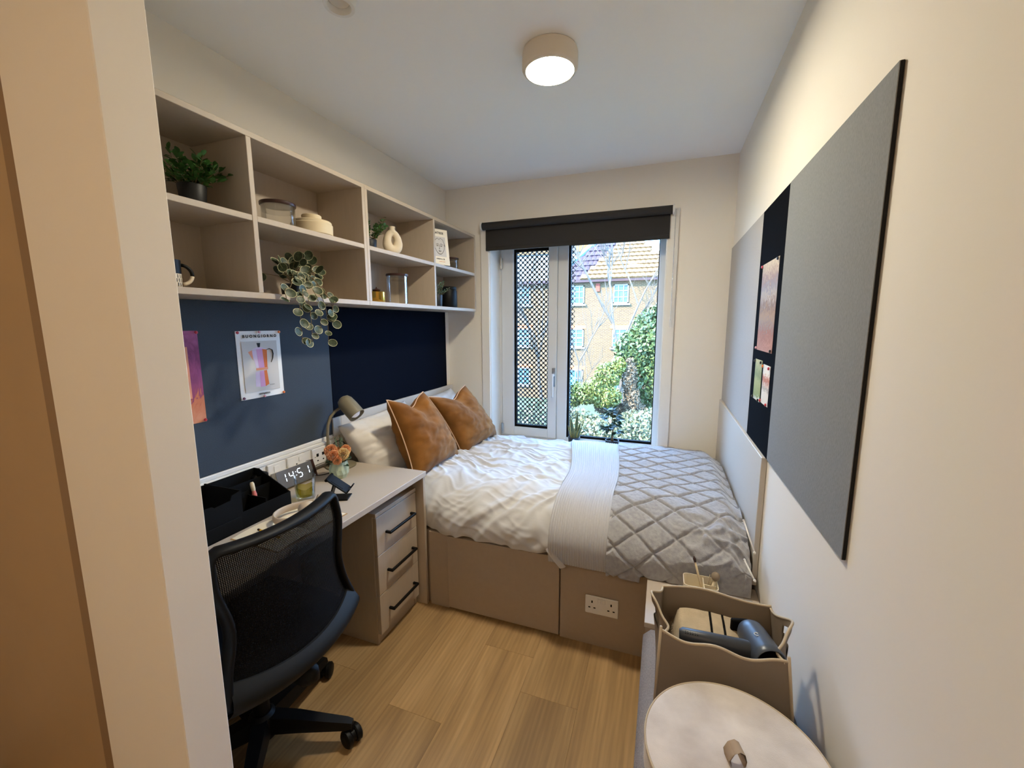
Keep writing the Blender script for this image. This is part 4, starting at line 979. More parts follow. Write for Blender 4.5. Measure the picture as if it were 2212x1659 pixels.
obj('headband', G().tube(band, .010, 12, flat=(.55, 1.35)), 'headp', hp, 180)
for k, (cx, cy, axx) in enumerate(((.405, -1.820, (.55, .6, -.3)), (.432, -1.900, (-.6, .4, .5)))):
    axx = Vector(axx).normalized(); cc = Vector((cx, cy, .765))
    e = obj('ear_cup', G().lathe([(.012, -.016), (.030, -.014), (.036, -.004), (.036, .008)], cc, 28, axis=axx, sx=.85), 'headp', hp, 45)
    obj('ear_pad', G().lathe([(.035, .008), (.037, .016), (.033, .025), (.022, .026), (.014, .018), (.002, .016)], cc, 28, axis=axx, sx=.85), 'headp', e, 60)
pc = thing('pencil', 'yellow pencil with a dark end on the notebook', 'pencil', (.37, -2.03, .735))
obj('shaft', G().tube([(.342, -2.030, .7375), (.450, -2.045, .7375)], .0036, 6), 'yellow', pc, 20)
obj('eraser_end', G().tube([(.330, -2.0285, .7375), (.342, -2.030, .7375)], .0039, 8), 'dwood', pc, 30)

# ------------------------------------------------------------------ plants
def leafblade(p, d, up, L, w, fold=.25, n=4, droop=.0):
    """one pointed leaf: returns verts/faces; p base, d direction, up normal"""
    p, d, up = Vector(p), Vector(d).normalized(), Vector(up); s = d.cross(up).normalized(); nrm = s.cross(d)
    vs = []; fs = []
    for i in range(n + 1):
        t = i / n; wid = w * (math.sin(PI * min(1, t * .92 + .04)) ** .8) * (1 if i < n else 0.02)
        c = p + d * L * t - Vector((0, 0, droop * L * t * t))
        vs += [c - s * wid + nrm * fold * wid, c, c + s * wid + nrm * fold * wid]
    for i in range(n):
        a = i * 3; fs += [(a, a + 1, a + 4, a + 3), (a + 1, a + 2, a + 5, a + 4)]
    return vs, fs
def pot(t, c, r0, r1, h, m, soil=True):
    obj('pot', G().lathe([(r0, 0), (r0 + .001, .002), (r1, h - .002), (r1 - .001, h), (r1 - .004, h), (r1 - .006, h - .012)], c, 32, capt=False), m, t, 40)
    if soil: obj('soil', G().lathe([(r1 - .006, h - .014), (.001, h - .010)], c, 24, capb=False), 'soil', t, 60)
def bushy(t, c, R, ns, nl, L, w, ml, seed, hspread=1.0, up=.9):
    rr = random.Random(seed); gs = G(); k = 0
    for i in range(ns):
        a = rr.uniform(0, 2 * PI); e = rr.uniform(.15, 1.15) * hspread
        d = Vector((math.cos(a) * math.sin(e), math.sin(a) * math.sin(e), math.cos(e) * up)); ln = R * rr.uniform(.7, 1.1)
        p0 = Vector(c) + Vector((math.cos(a), math.sin(a), 0)) * R * .15; P = [p0 + d * ln * q + Vector((0, 0, -.12 * R * q * q * e)) for q in np.linspace(0, 1, 5)]
        gs.tube(P, [.0014, .0013, .0012, .001, .0008], 4, caps=False)
        for j in range(nl):
            q = .25 + .75 * j / (nl - 1); b = P[min(4, int(q * 4))].lerp(P[min(4, int(q * 4) + 1)], (q * 4) % 1)
            dd = (d * .6 + Vector((rr.uniform(-1, 1), rr.uniform(-1, 1), rr.uniform(-.4, .8)))).normalized()
            vs, fs = leafblade(b, dd, Vector((rr.uniform(-.3, .3), rr.uniform(-.3, .3), 1)), L * rr.uniform(.7, 1.2), w * rr.uniform(.8, 1.1), .2, 4, .15)
            if k < 299: obj('leaf', G().add(vs, fs), ml, t, 180, recalc=False); k += 1
            else:
                if k == 299: extra = G(); k += 1
                extra.add(vs, fs)
    if k >= 300: o = obj('leaf', extra, ml, t, 180, recalc=False); o['kind'] = 'stuff'
    obj('stem', gs, 'stem', t, 180, recalc=False)
S1, S0 = 1.8345, 1.5685
c = (.165, -2.018, S1)
t = thing('potted_plant', 'bushy green plant in black pot on the top left shelf', 'plant', c, 'plants on the wall shelves')
pot(t, c, .033, .041, .074, 'potb'); bushy(t, (c[0], c[1], c[2] + .065), .118, 34, 9, .028, .0085, 'leaf', 3, .95)
c = (.165, -1.140, S1)
t = thing('potted_plant', 'small leafy plant in black pot beside the ring vase', 'plant', c, 'plants on the wall shelves')
pot(t, c, .034, .040, .060, 'potb'); bushy(t, (c[0], c[1], c[2] + .05), .145, 28, 11, .019, .009, 'leaf', 5, .8)
c = (.195, -.500, S0)
t = thing('potted_plant', 'small sage plant in charcoal pot beside the black canister', 'plant', c, 'plants on the wall shelves')
pot(t, c, .030, .034, .080, 'potg'); bushy(t, (c[0], c[1], c[2] + .07), .120, 20, 13, .013, .005, 'leafs', 8, .75)
# vase with flowers on the desk
c = (.200, -1.492, DZ)
t = thing('flower_pot', 'mint faceted pot of peach flowers on the desk', 'flowers', c)
n = 22; vs = []; fs = []; prf = [(.032, 0), (.044, .022), (.046, .045), (.041, .072), (.0375, .080), (.034, .080), (.034, .066)]
for i, (r, z) in enumerate(prf):
    for k in range(n):
        a = 2 * PI * (k + (.5 if i % 2 else 0)) / n; rr_ = r * (1 - (.05 if (k % 2) and 0 < i < 4 else 0)); vs.append((c[0] + rr_ * math.cos(a), c[1] + rr_ * math.sin(a), c[2] + z))
for i in range(len(prf) - 1):
    for k in range(n):
        a, b, d, e = i * n + k, i * n + (k + 1) % n, (i + 1) * n + (k + 1) % n, (i + 1) * n + k
        fs += ([(a, b, e), (b, d, e)] if i % 2 == 0 else [(a, b, d), (a, d, e)])
fs.append(tuple(range(n - 1, -1, -1)))
obj('pot', G().add(vs, fs), 'mint', t, 0)
obj('soil', G().lathe([(.034, .066), (.001, .070)], c, 20, capb=False), 'soil', t, 60)
rr = random.Random(4); hb_ = Vector(c) + Vector((0, 0, .07))
heads = [((.012, -.045, .052), .021, 'flower'), ((-.022, -.022, .066), .024, 'flower'), ((.036, -.006, .050), .023, 'flowery'), ((.010, .040, .055), .020, 'flower'), ((-.028, .022, .048), .019, 'flower'), ((.030, -.040, .030), .017, 'flower')]
for hv, r, m_ in heads:
    hc = hb_ + Vector(hv); g = G()
    for k in range(110):
        z = 1 - 2 * (k + .5) / 110; a = k * 2.39996; d = Vector((math.sqrt(1 - z * z) * math.cos(a), math.sqrt(1 - z * z) * math.sin(a), z))
        s = d.orthogonal().normalized(); q = d.cross(s); p = hc + d * r * rr.uniform(.8, 1.0); L_ = r * .42
        g.add([p, p + s * L_ + d * L_ * .5, p + d * L_ * .9, p - s * L_ + d * L_ * .5, p + q * L_ + d * L_ * .5, p - q * L_ + d * L_ * .5], [(0, 1, 2, 3), (0, 4, 2, 5)])
    obj('flower_head', g, m_, t, 0, recalc=False)
g = G()
for hv, r, m_ in heads: g.tube([hb_ + Vector((hv[0] * .2, hv[1] * .2, -.01)), hb_ + Vector(hv)], .0016, 5)
obj('stem', g, 'stem', t, 180)
for k in range(16):
    a = rr.uniform(0, 2 * PI); p = hb_ + Vector((math.cos(a) * .02, math.sin(a) * .02, rr.uniform(0, .03)))
    obj('leaf', G().add(*leafblade(p, (math.cos(a), math.sin(a), rr.uniform(-.25, .5)), (0, 0, 1), .042, .012, .2)), 'leafs' if k % 2 else 'leafd', t, 180, recalc=False)
for k in range(7):
    a = rr.uniform(1.0, 2.4); p = hb_ + Vector((-.01, .02, .02)); g = G()
    d = Vector((rr.uniform(-.3, .2), rr.uniform(-.1, .4), 1)).normalized(); g.tube([p, p + d * .095], .001, 4)
    for j in range(9): g.add(*leafblade(p + d * (.045 + .006 * j), (rr.uniform(-1, 1), rr.uniform(-1, 1), .9), (0, 0, 1), .012, .0025, .1, 2))
    obj('sprig', g, 'leafs', t, 180, recalc=False)

# trailing variegated plant on the lower shelf
c = (.150, -1.640, S0)
t = thing('trailing_plant', 'variegated trailing plant hanging over the lower shelf edge', 'plant', c)
pot(t, c, .036, .042, .055, 'potb')
rr = random.Random(12); gst = G(); nl = 0
def round_leaf(p, d, up, R):
    d = Vector(d).normalized(); s = d.cross(Vector(up)).normalized(); nn_ = s.cross(d); C_ = Vector(p) + d * R * .95
    vs = [C_ - nn_ * R * .12]; fs = []; N_ = 12
    for rad, lift in ((.90, .0), (1.0, .04)):
        for k in range(N_):
            a = 2 * PI * k / N_; vs.append(C_ + (d * math.cos(a) * 1.08 + s * math.sin(a) * .92) * R * rad + nn_ * R * lift)
    inner = [(0, 1 + k, 1 + (k + 1) % N_) for k in range(N_)]; outer = [(1 + k, 1 + N_ + k, 1 + N_ + (k + 1) % N_, 1 + (k + 1) % N_) for k in range(N_)]
    return vs, inner, outer
def two_tone(vs, inner, outer):
    global nl
    o = obj('leaf', G().add(vs, inner + outer), 'leafv', t, 180, recalc=False); o.data.materials.append(M['leafedge'])
    for i, p in enumerate(o.data.polygons): p.material_index = 0 if i < len(inner) else 1
vines = []
top = Vector((c[0], c[1], c[2] + .06))
# bushy crown over the pot
for k in range(40):
    a = rr.uniform(0, 2 * PI); e = rr.uniform(.1, 1.35); L_ = rr.uniform(.05, .125)
    d = Vector((math.sin(e) * math.cos(a) * .75 + .18, math.sin(e) * math.sin(a) * 1.15, math.cos(e)))
    p = top + d * L_; gst.tube([top, top + d * L_ * .5 + Vector((0, 0, .01)), p], .0011, 4, caps=False)
    out = (d + Vector((rr.uniform(-.6, .6), rr.uniform(-.6, .6), rr.uniform(-.7, .3))))
    two_tone(*round_leaf(p, out, Vector((.9, -.5, .5)) + Vector((rr.uniform(-.5, .5), rr.uniform(-.5, .5), rr.uniform(-.3, .4))), rr.uniform(.016, .024)))
# vines over the edge
for (y_end, z_end, xo, nlv) in ((-1.755, 1.395, .315, 10), (-1.715, 1.385, .325, 11), (-1.67, 1.44, .33, 9), (-1.625, 1.38, .32, 8), (-1.60, 1.50, .33, 7), (-1.74, 1.53, .32, 6), (-1.81, 1.55, .31, 5), (-1.61, 1.46, .335, 6)):
    P = smooth_pts([top, top + Vector((.08, (y_end - c[1]) * .35, .035)), Vector((.285, c[1] + (y_end - c[1]) * .75, 1.60)), Vector((xo, y_end - .005, (1.58 + z_end) / 2 + .02)), Vector((xo - .005, y_end, z_end))], 6)
    gst.tube(P, .0013, 5, caps=False)
    for j in range(nlv):
        q = (.22 + .78 * j / (nlv - 1)) * (len(P) - 1); p = P[int(q)].lerp(P[min(len(P) - 1, int(q) + 1)], q % 1)
        d = Vector((rr.uniform(0, .5), (1 if j % 2 else -1) * rr.uniform(.4, 1), rr.uniform(-.8, .1)))
        two_tone(*round_leaf(p, d, Vector((1, -.6, .35)) + Vector((rr.uniform(-.3, .3), rr.uniform(-.4, .4), rr.uniform(-.3, .3))), rr.uniform(.0135, .0205)))
obj('vine', gst, 'stem', t, 180, recalc=False)

# sill plants
c = (1.030, .065, .515)
t = thing('snake_plant', 'small snake plant in charcoal pot on the window sill', 'plant', c)
pot(t, c, .040, .046, .078, 'potg')
rr = random.Random(9)
for (dx, dy, h_, w_, lean) in ((-.012, -.005, .165, .017, -.10), (.012, .004, .205, .016, .06), (-.025, .01, .095, .012, -.28), (.03, -.004, .10, .013, .32), (.0, -.018, .085, .011, .02), (.022, .012, .13, .012, .2), (.012, -.02, .07, .010, .14)):
    p = Vector((c[0] + dx, c[1] + dy, c[2] + .066)); tw_ = rr.uniform(-.5, .5); n_ = 8; vs = []; vi = []; vo = []
    for i in range(n_ + 1):
        q = i / n_; wid = w_ * (.55 + .9 * q - 1.45 * q ** 3.2) if i < n_ else .0006
        cc = p + Vector((lean * h_ * q * (.4 + .6 * q), .0, h_ * q)); s = Vector((math.cos(tw_ * (1 + .4 * q)), math.sin(tw_ * (1 + .4 * q)), 0)); f_ = Vector((-s.y, s.x, 0))
        vs += [cc - s * wid, cc - s * wid * .78 - f_ * wid * .12 * -1, cc + f_ * wid * .25, cc + s * wid * .78 + f_ * wid * .12, cc + s * wid]
    for i in range(n_):
        a = i * 5
        vi += [(a + 1, a + 2, a + 7, a + 6), (a + 2, a + 3, a + 8, a + 7)]; vo += [(a, a + 1, a + 6, a + 5), (a + 3, a + 4, a + 9, a + 8)]
    o = obj('leaf', G().add(vs, vi + vo), 'snake', t, 180, recalc=False); o.data.materials.append(M['snakee'])
    for i, pp in enumerate(o.data.polygons): pp.material_index = 0 if i < len(vi) else 1
c = (1.316, .070, .515)
t = thing('ficus_plant', 'small glossy ficus in black pot on the window sill', 'plant', c)
pot(t, c, .044, .050, .078, 'potb')
gt = G(); b = Vector((c[0], c[1], c[2] + .066)); rr = random.Random(15)
gt.tube([b, b + Vector((0, 0, .03)), b + Vector((.004, 0, .075)), b + Vector((-.004, 0, .15)), b + Vector((.0, 0, .22))], [.012, .008, .006, .004, .0025], 10)
for (dx, dz0, dz1, dy) in ((-.062, .10, .190, .0), (.058, .09, .185, -.01), (-.035, .14, .235, .01), (.035, .13, .215, -.01), (-.06, .06, .10, -.02), (.05, .05, .085, -.02), (.0, .16, .26, 0), (-.03, .06, .125, -.03), (.03, .08, .14, -.03)):
    p0, p1 = b + Vector((0, 0, dz0)), b + Vector((dx, dy, dz1)); gt.tube([p0, p0.lerp(p1, .5) + Vector((0, 0, -.006)), p1], .0016, 5)
    for k in range(7):
        a = k * 2.4 + rr.random(); q = p0.lerp(p1, .55 + .45 * (k / 6)); d = Vector((math.cos(a) * .9 + dx * 6, math.sin(a) * .55, rr.uniform(-.35, .65)))
        obj('leaf', G().add(*leafblade(q, d, Vector((rr.uniform(-.5, .5), -.6, .8)), rr.uniform(.034, .050), rr.uniform(.010, .0145), .22, 5, .12)), 'leafd', t, 180, recalc=False)
obj('trunk', gt, 'stem', t, 180)

# ================================================================== shelf things
def glassjar(label, c, r, h, lid=.014, group='glass jars on the shelves'):
    t = thing('glass_jar', label, 'jar', c, group)
    obj('jar_glass', G().lathe([(r - .002, 0), (r, .003), (r, h), (r - .0022, h), (r - .0022, .004), (.001, .004)], c, 48), 'glass', t, 40)
    obj('lid', G().lathe([(r + .003, h + .001), (r + .004, h + .003), (r + .004, h + lid - .002), (r + .002, h + lid), (.001, h + lid)], c, 48), 'dwood', t, 40)
    obj('lid_seal', G().lathe([(r - .004, h - .022), (r - .003, h - .018), (r - .003, h)], c, 40), 'clear', t, 40)
glassjar('wide clear jar with dark lid on the second shelf bay', (.165, -1.690, S1), .062, .088, .014)
glassjar('tall clear jar with dark lid on the lower shelf', (.165, -.905, S0), .060, .160, .014)
glassjar('small clear jar with dark lid behind the print', (.130, -.165, S1), .050, .092, .014)
c = (.19, -1.545, S1); t = thing('canister', 'squat cream lidded canister beside the wide jar', 'canister', c)
obj('canister_body', G().lathe([(.078, 0), (.083, .005), (.084, .045), (.080, .0495)], c, 56), 'stone', t, 40)
obj('lid', G().lathe([(.080, .0495), (.080, .056), (.076, .060), (.040, .061), (.039, .063), (.040, .083), (.037, .086), (.001, .086)], c, 56), 'stone', t, 40)
# ring vase
c = Vector((.185, -.962, S1)); t = thing('ring_vase', 'cream ceramic ring vase with a central hole', 'vase', c)
X = Vector((.55, .83, 0)).normalized(); n = 48; A = np.zeros((n + 1, 18, 3))
for i in range(n + 1):
    a = 2 * PI * i / n - PI / 2; rx, rz = .031, .046 + .006 * math.sin(a); r = .0255 - .004 * math.sin(a)
    ctr = c + X * math.cos(a) * rx + Vector((0, 0, .070 + math.sin(a) * rz + .004)); rd = (X * math.cos(a) + Vector((0, 0, math.sin(a)))).normalized(); nn_ = X.cross(Vector((0, 0, 1)))
    for k in range(18):
        b_ = 2 * PI * k / 18; A[i, k] = ctr + rd * math.cos(b_) * r * (.93 if math.sin(a) > 0 else 1) + nn_ * math.sin(b_) * r * .85
A[..., 2] = np.maximum(A[..., 2], S1 + .0003)
g = G().grid(A, close=True); g.lathe([(.022, .125), (.017, .140), (.0145, .150), (.0165, .160), (.0155, .1605), (.012, .150), (.011, .135)], c, 24, capb=False, capt=False)
obj('vase_body', g, 'ceram', t, 180)
# gold tin with a dark lid
c = (.185, -1.125, S0); t = thing('gold_candle', 'small polished gold candle tin with a dark leaf knob', 'candle', c)
obj('tin', G().lathe([(.044, 0), (.045, .002), (.045, .056), (.043, .058), (.001, .058)], c, 40), 'gold', t, 40)
obj('knob', G().lathe([(.006, .058), (.020, .062), (.022, .068), (.012, .073), (.004, .076), (.003, .082), (.001, .083)], c, 20), 'dwood', t, 60)
c = (.170, -.300, S0); t = thing('black_canister', 'tall glossy black canister on the lower shelf end', 'canister', c)
obj('canister_body', G().lathe([(.060, 0), (.062, .003), (.062, .118), (.057, .128)], c, 48), 'black', t, 40)
obj('lid', G().lathe([(.057, .128), (.059, .130), (.059, .146), (.056, .149), (.001, .149)], c, 48), 'black', t, 40)
# mug
c = (.175, -2.130, S0); t = thing('mug', 'black and cream patterned mug at the partition', 'mug', c)
obj('mug_body', G().lathe([(.034, 0), (.036, .003), (.037, .045)], c, 40, capt=False), 'ceram', t, 40)
obj('mug_rim', G().lathe([(.037, .045), (.0375, .088), (.035, .088), (.034, .01)], c, 40, capb=False), 'black', t, 40)
g = G()
for k in range(26):
    for j in range(3):
        a = 2 * PI * (k + .5 * (j % 2)) / 26; r = .0373; u = Vector((math.cos(a), math.sin(a), 0)); s = Vector((-u.y, u.x, 0)); z = c[2] + .006 + j * .013; p = Vector((c[0], c[1], z)) + u * r
        g.add([p - s * .0011, p + s * .0011, p + s * .0011 + Vector((0, 0, .011)), p - s * .0011 + Vector((0, 0, .011))], [(0, 1, 2, 3)])
obj('dash_pattern', g, 'black', t, 0, recalc=False)
hd_ = Vector((.30, .95, 0)).normalized()
hpnt = [Vector(c) + hd_ * (.036 + .030 * math.sin(a)) + Vector((0, 0, .045 - .030 * math.cos(a))) for a in np.linspace(.1, PI - .1, 14)]
obj('handle', G().tube(hpnt[:7], .0055, 10), 'ceram', t, 180); obj('handle', G().tube(hpnt[6:], .0055, 10), 'black', t, 180)

# ================================================================== prints
F = frame((.240, -.632, S1), (.42, .907, 0), (-.10, .03, .99))
t = thing('print_board', 'cream line drawing print leaning on the top shelf', 'print', (.249, -.60, S1))
PW, PH = .142, .226
FT = lambda du, dv, dw=0.0: (lambda u, v, w=0: F(du + u, dv + v, dw + w))
obj('panel', G().prism([(0, 0), (PW, 0), (PW, PH), (0, PH)], F, -.008, 0), 'page', t, 0)
obj('picture_field', G().prism([(.022, .052), (PW - .022, .052), (PW - .022, PH - .048), (.022, PH - .048)], F, 0, .0004), 'art', t, 0)
obj('lettering', text_g('MATISSE', .0185, FT(PW / 2, PH - .025), .0003, 1.15, .0006), 'ink', t, 0, recalc=False)
obj('lettering', text_g('DESSIN & CIE', .0105, FT(PW / 2, .036), .0003, 1.05, .0003), 'ink', t, 0, recalc=False)
obj('lettering', text_g('exposition annuelle', .006, FT(PW / 2 + .01, .020), .0003), 'orange', t, 0, recalc=False)
# a plain generic line face
q = lambda P, r=.0011: obj('ink_line', G().tube([F(PW / 2 + u, .115 + v, .0008) for u, v in P], r, 5), 'ink', t, 180)
q([(.038 * math.cos(a) * (1 - .18 * (math.sin(a) < 0) * abs(math.sin(a))), .048 * math.sin(a)) for a in np.linspace(.35, -PI - .35, 40)])
q([(-.036, .020), (-.03, .040), (-.012, .052), (0, .044), (.012, .054), (.030, .044), (.038, .022), (.043, .004)])
q([(-.024, .012), (-.014, .017), (-.006, .014)]); q([(.006, .014), (.014, .018), (.026, .012)])
q([(-.022, .004), (-.015, .008), (-.008, .004), (-.015, .001), (-.022, .004)]); q([(.007, .004), (.014, .008), (.022, .004), (.014, .001), (.007, .004)])
q([(.0, .012), (-.003, -.008), (-.005, -.014), (.003, -.015)]); q([(-.010, -.028), (-.003, -.026), (.004, -.027), (.010, -.028), (0, -.033), (-.010, -.028)])

def pinned(name, label, F, w, h, m, org, cat='poster'):
    t = thing(name, label, cat, org)
    n = 10; A = np.zeros((n, n, 3))
    for i, v in enumerate(np.linspace(0, h, n)):
        for j, u in enumerate(np.linspace(0, w, n)): A[i, j] = F(u, v, .0012 + .0025 * abs(math.sin(PI * u / w)) * abs(math.sin(PI * v / h)))
    obj('sheet', G().grid(A).grid(A - np.array(F(0, 0, .0006)) + np.array(F(0, 0, 0)), flip=True), m, t, 180, recalc=False)
    return t
def pin(t, F, u, v, m):
    nrm = F(0, 0, 1) - F(0, 0, 0); obj('push_pin', G().lathe([(.0055, .001), (.006, .003), (.0045, .006), (.001, .0068)], F(u, v, .001), 14, axis=nrm), m, t, 50)
# coffee poster
PWd, PHd = .207, .285
F = frame((.0202, -1.815, 1.143), (0, 1, 0), (0, 0, 1)); F4 = lambda u, v, w=0: F(u, v, w + .0041)
t = pinned('coffee_poster', 'white coffee pot poster pinned to the slate board', F, PWd, PHd, 'paper', (.0202, -1.71, 1.143))
FT2 = lambda du, dv: (lambda u, v, w=0: F4(du + u, dv + v, w))
def shape(nm, P, m, lay=1): obj(nm, G().prism([(u * .1, v * .1) for u, v in P], F4, .0002 * lay, .0002 * lay + .0002), m, t, 0)
shape('picture_field', [(.20, .28), (1.85, .28), (1.85, 2.42), (.20, 2.42)], 'art', 1)
obj('lettering', text_g('BUONGIORNO', .0165, FT2(PWd / 2 + .004, .2625), .0002, 1.62, .0006), 'ink', t, 0, recalc=False)
obj('lettering', text_g('ESPRESSO', .0085, FT2(PWd / 2 + .004, .0155), .0002, 1.5, .0004), 'ink', t, 0, recalc=False)
shape('pot_shape', [(.62, 2.02), (.78, 1.28), (.92, 1.28), (.86, 2.05)], 'lilac', 2)
shape('pot_shape', [(.46, 1.98), (.66, 1.62), (.64, 2.05)], 'peach', 3)
shape('pot_shape', [(.84, 2.07), (.90, 1.28), (1.16, 1.28), (1.12, 2.08)], 'pinkk', 3)
shape('pot_shape', [(1.12, 2.08), (1.16, 1.28), (1.30, 1.28), (1.34, 2.04)], 'orange', 3)
shape('pot_shape', [(.62, 2.06), (1.34, 2.06), (1.05, 2.16), (.88, 2.16)], 'lilac', 2)
shape('pot_shape', [(.76, 1.28), (1.32, 1.28), (1.32, 1.18), (.76, 1.18)], 'peach', 3)
shape('pot_shape', [(.72, 1.12), (.68, .50), (.90, .46), (.92, 1.14)], 'lilac', 2)
shape('pot_shape', [(.92, 1.14), (.90, .46), (1.14, .46), (1.12, 1.15)], 'pinkk', 3)
shape('pot_shape', [(1.12, 1.15), (1.14, .46), (1.32, .54), (1.26, 1.16)], 'orange', 3)
shape('pot_lid_knob', [(.92, 2.16), (.88, 2.34), (1.05, 2.34), (1.02, 2.16)], 'ink', 4)
obj('pot_handle', G().tube([F4(u * .1, v * .1, .0008) for u, v in ((1.32, 2.03), (1.45, 2.08), (1.58, 2.02), (1.62, 1.85), (1.58, 1.65), (1.50, 1.48))], [.003, .0048, .0056, .005, .0042, .003], 6, flat=(1, .25)), 'ink', t, 180)
obj('signature', G().tube([F4(.135 + .0018 * k, .050 + .0022 * math.sin(k * 1.9), .0006) for k in range(14)], .0004, 4), 'ink', t, 180)
for u, v, m_ in ((.006, .279, 'pinred'), (.103, .280, 'pinpk'), (.200, .279, 'pinor'), (.008, .008, 'pinpl'), (.103, .0045, 'pinpk'), (.200, .007, 'pinor')): pin(t, F4, u, v, m_)
# painterly prints: plain generic colour areas
def colormat(name, stops, sc, detail=6, dist=1.5, axis=2):
    m = bpy.data.materials.new(name); m.use_nodes = True; nt = m.node_tree; b = nt.nodes['Principled BSDF']; L = nt.links.new; b.inputs['Roughness'].default_value = .75
    tc = nt.nodes.new('ShaderNodeTexCoord'); sp = nt.nodes.new('ShaderNodeSeparateXYZ'); L(tc.outputs['Generated'], sp.inputs[0])
    nz = nt.nodes.new('ShaderNodeTexNoise'); nz.inputs['Scale'].default_value = sc; nz.inputs['Detail'].default_value = detail; nz.inputs['Distortion'].default_value = dist; L(tc.outputs['Generated'], nz.inputs['Vector'])
    ma = nt.nodes.new('ShaderNodeMath'); ma.operation = 'MULTIPLY_ADD'; ma.inputs[1].default_value = .55; L(nz.outputs['Fac'], ma.inputs[0])
    sb = nt.nodes.new('ShaderNodeMath'); sb.operation = 'SUBTRACT'; sb.inputs[1].default_value = .27; L(sp.outputs[axis], sb.inputs[0]); L(sb.outputs[0], ma.inputs[2])
    rp = nt.nodes.new('ShaderNodeValToRGB'); L(ma.outputs[0], rp.inputs[0]); e = rp.color_ramp.elements
    e[0].position, e[0].color = stops[0][0], (*lin(stops[0][1]), 1); e[1].position, e[1].color = stops[-1][0], (*lin(stops[-1][1]), 1)
    for p_, c_ in stops[1:-1]: k = e.new(p_); k.color = (*lin(c_), 1)
    L(rp.outputs[0], b.inputs['Base Color']); return m
M['art1'] = colormat('purple_print', [(0, '#cf8a68'), (.28, '#c4704c'), (.34, '#8e3f62'), (.55, '#a24c7c'), (.75, '#7c3560'), (1, '#a85a86')], 5)
M['art2'] = colormat('earth_print', [(0, '#b58472'), (.22, '#9c6a58'), (.30, '#8f7f78'), (.42, '#a98a6e'), (.52, '#7f6a63'), (.62, '#b4a79c'), (.72, '#8d8c98'), (.82, '#9c8582'), (1, '#cdbfa8')], 7, 8, 2.5)
M['art3'] = colormat('green_card', [(0, '#d8d6c4'), (.12, '#8f9a5c'), (.5, '#a9ad72'), (.62, '#7b8a58'), (1, '#bcb98a')], 6)
M['art4'] = colormat('blossom_card', [(0, '#e6dfd2'), (.36, '#e2d8ca'), (.42, '#6f6a5c'), (.46, '#ddd2c4'), (.62, '#b5654e'), (.70, '#c98a70'), (.76, '#e6ddd0'), (1, '#e9e2d6')], 7, 5, 2)
F = frame((.0202, -2.165, 1.090), (0, 1, 0), (0, 0, 1)); F4 = lambda u, v, w=0: F(u, v, w + .0041)
t = pinned('purple_print', 'purple and coral painted print cut by the partition', F, .205, .343, 'art1', (.0202, -2.06, 1.09))
shape('painted_area', [(.25, .95), (1.62, .95), (1.62, 2.85), (.25, 2.85)], 'peach', 1); shape('painted_area', [(.35, 1.05), (1.50, 1.05), (1.50, 2.70), (.35, 2.70)], 'ceram', 2)
shape('painted_area', [(.4, 1.45), (1.46, 1.45), (1.42, 2.0), (1.28, 2.05), (.4, 2.0)], 'leaf', 3); shape('painted_area', [(.4, 2.1), (1.40, 2.1), (1.3, 2.4), (.9, 2.3), (.4, 2.5)], 'leafs', 3)
shape('painted_area', [(1.2, .98), (1.42, 1.2), (1.30, 1.0), (1.52, .98)], 'ink', 4)
for u, v, m_ in ((.198, .337, 'pinred'), (.197, .008, 'pinred')): pin(t, F4, u, v, m_)
XB = RW - .0097
def rprint(name, label, ya, yb, z0, z1, m, pins, tilt=0):
    F = frame((XB, ya, z0), (0, -1, tilt), (0, tilt, 1)); t = pinned(name, label, F, ya - yb, z1 - z0, m, (XB, (ya + yb) / 2, z0)); w, h = ya - yb, z1 - z0
    for (u, v), c_ in zip(((.008, h - .008), (w - .008, h - .008), (.008, .008), (w - .008, .008)), pins): pin(t, lambda a, b, c=0: F(a, b, c + .002), u, v, c_)
    return t
rprint('earth_print', 'large earth toned painted print on the navy strip', -.996, -1.266, 1.342, 1.689, 'art2', ('pinred', 'pindk', 'pinpk', 'pindk'))
rprint('green_card', 'small green card pinned below the painted print', -1.000, -1.130, 1.135, 1.303, 'art3', ('pindk', 'pindk', 'pindk', 'pindk'), .01)
rprint('blossom_card', 'small white card with red blossom beside the green card', -1.152, -1.268, 1.142, 1.294, 'art4', ('pinor', 'pinred', 'pinred', 'pinred'))

# ================================================================== things on the low cabinet
CZ = .4202
c = Vector((1.818, -1.418, CZ)); t = thing('cosmetics_caddy', 'cream plastic caddy on the low cabinet', 'caddy', c)
def rrect(w, d, r, n=6):
    P = []
    for cx, cy, a0 in ((w - r, d - r, 0), (-w + r, d - r, PI / 2), (-w + r, -d + r, PI), (w - r, -d + r, 1.5 * PI)):
        P += [(cx + r * math.cos(a0 + PI / 2 * k / n), cy + r * math.sin(a0 + PI / 2 * k / n)) for k in range(n + 1)]
    return P
rings = [(rrect(.055, .038, .014), 0), (rrect(.060, .042, .016), .070), (rrect(.0575, .0395, .014), .070), (rrect(.053, .036, .012), .004)]
A = np.array([[(c.x + u, c.y + v, c.z + z) for u, v in P] for P, z in rings])
g = G().grid(A, close=True); m_ = A.shape[1]; g.add([tuple(p) for p in A[-1]], [tuple(range(m_))]); g.add([tuple(p) for p in A[0]], [tuple(range(m_ - 1, -1, -1))])
obj('caddy_body', g, 'cream', t, 40, recalc=False)
obj('divider', G().box(c.x + .010, c.x + .0125, c.y - .036, c.y + .036, CZ + .004, CZ + .066).box(c.x + .0125, c.x + .054, c.y - .001, c.y + .0015, CZ + .004, CZ + .060), 'cream', t, 0)
br = thing('makeup_brush', 'wooden makeup brush leaning out of the cream caddy', 'brush', c + Vector((0, 0, .02)))
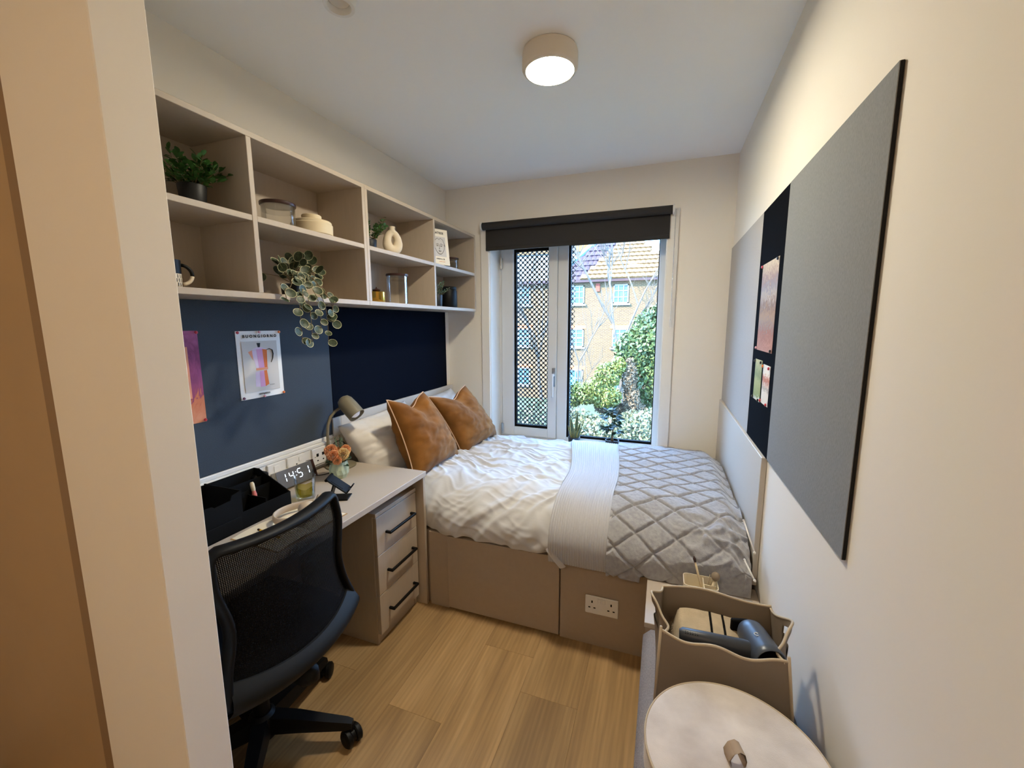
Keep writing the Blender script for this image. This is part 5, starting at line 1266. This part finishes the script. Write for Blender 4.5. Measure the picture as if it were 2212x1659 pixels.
p0, p1 = Vector((1.832, -1.425, CZ + .01)), Vector((1.792, -1.395, CZ + .155))
obj('handle', G().tube([p0, p0.lerp(p1, .5), p0.lerp(p1, .85)], [.003, .0042, .0036], 10), 'pencilb', br, 180)
obj('bristles', G().tube([p0.lerp(p1, .85), p0.lerp(p1, .93), p1], [.0045, .006, .002], 10), 'dwood', br, 180)
br = thing('powder_brush', 'powder brush with a round mauve head in the caddy', 'brush', (1.86, -1.42, CZ + .03))
obj('handle', G().tube([(1.850, -1.425, CZ + .012), (1.866, -1.408, CZ + .075)], .0045, 10), 'pencilb', br, 180)
obj('brush_head', G().ball((1.870, -1.404, CZ + .092), .0155, 16, (1, 1, 1.1)), 'rustl' if False else 'fringe', br, 180)
for k, lb in enumerate(('bamboo stick in the caddy corner, tallest of the three', 'bamboo stick in the caddy corner, middle of the three', 'bamboo stick in the caddy corner, nearest the powder brush')):
    o = thing('bamboo_stick', lb, 'stick', (1.852, -1.40, CZ + .01), 'bamboo sticks in the caddy')
    obj('shaft', G().tube([(1.838 + .007 * k, -1.400 - .004 * k, CZ + .006), (1.852 + .010 * k, -1.394 - .006 * k, CZ + .090 - .006 * k)], .0014, 6), 'towel', o, 180)
t = thing('jewellery_stand', 'clear jewellery stand with white metal bars by the footboard', 'stand', (1.972, -1.405, CZ))
obj('base', G().box(1.935, 2.003, -1.450, -1.368, CZ, CZ + .006, .002), 'clear', t)
obj('post', G().box(1.9685, 1.9735, -1.3925, -1.3875, CZ + .006, .690, .001), 'clear', t)
for (xa, ya, za), (xb_, yb, zb_) in (((1.953, -1.372, .735), (1.980, -1.450, .655)), ((1.965, -1.378, .585), (1.990, -1.440, .545))):
    pa, pb = Vector((xa, ya, za)), Vector((xb_, yb, zb_))
    g = G().tube([pa, pb], .0030, 10).ball(pb, .0052, 10).ball(pa, .0042, 10)
    obj('bar', g, 'white', t, 180)
# hallway lamp behind the camera
hl = bpy.data.lights.new('hall_light', 'AREA'); hl.shape = 'DISK'; hl.size = .2; hl.energy = HALL_POWER; hl.color = (1, .74, .47)
ho = bpy.data.objects.new('hall_light', hl); COL.objects.link(ho); ho.location = (1.1, -4.1, H - .03)
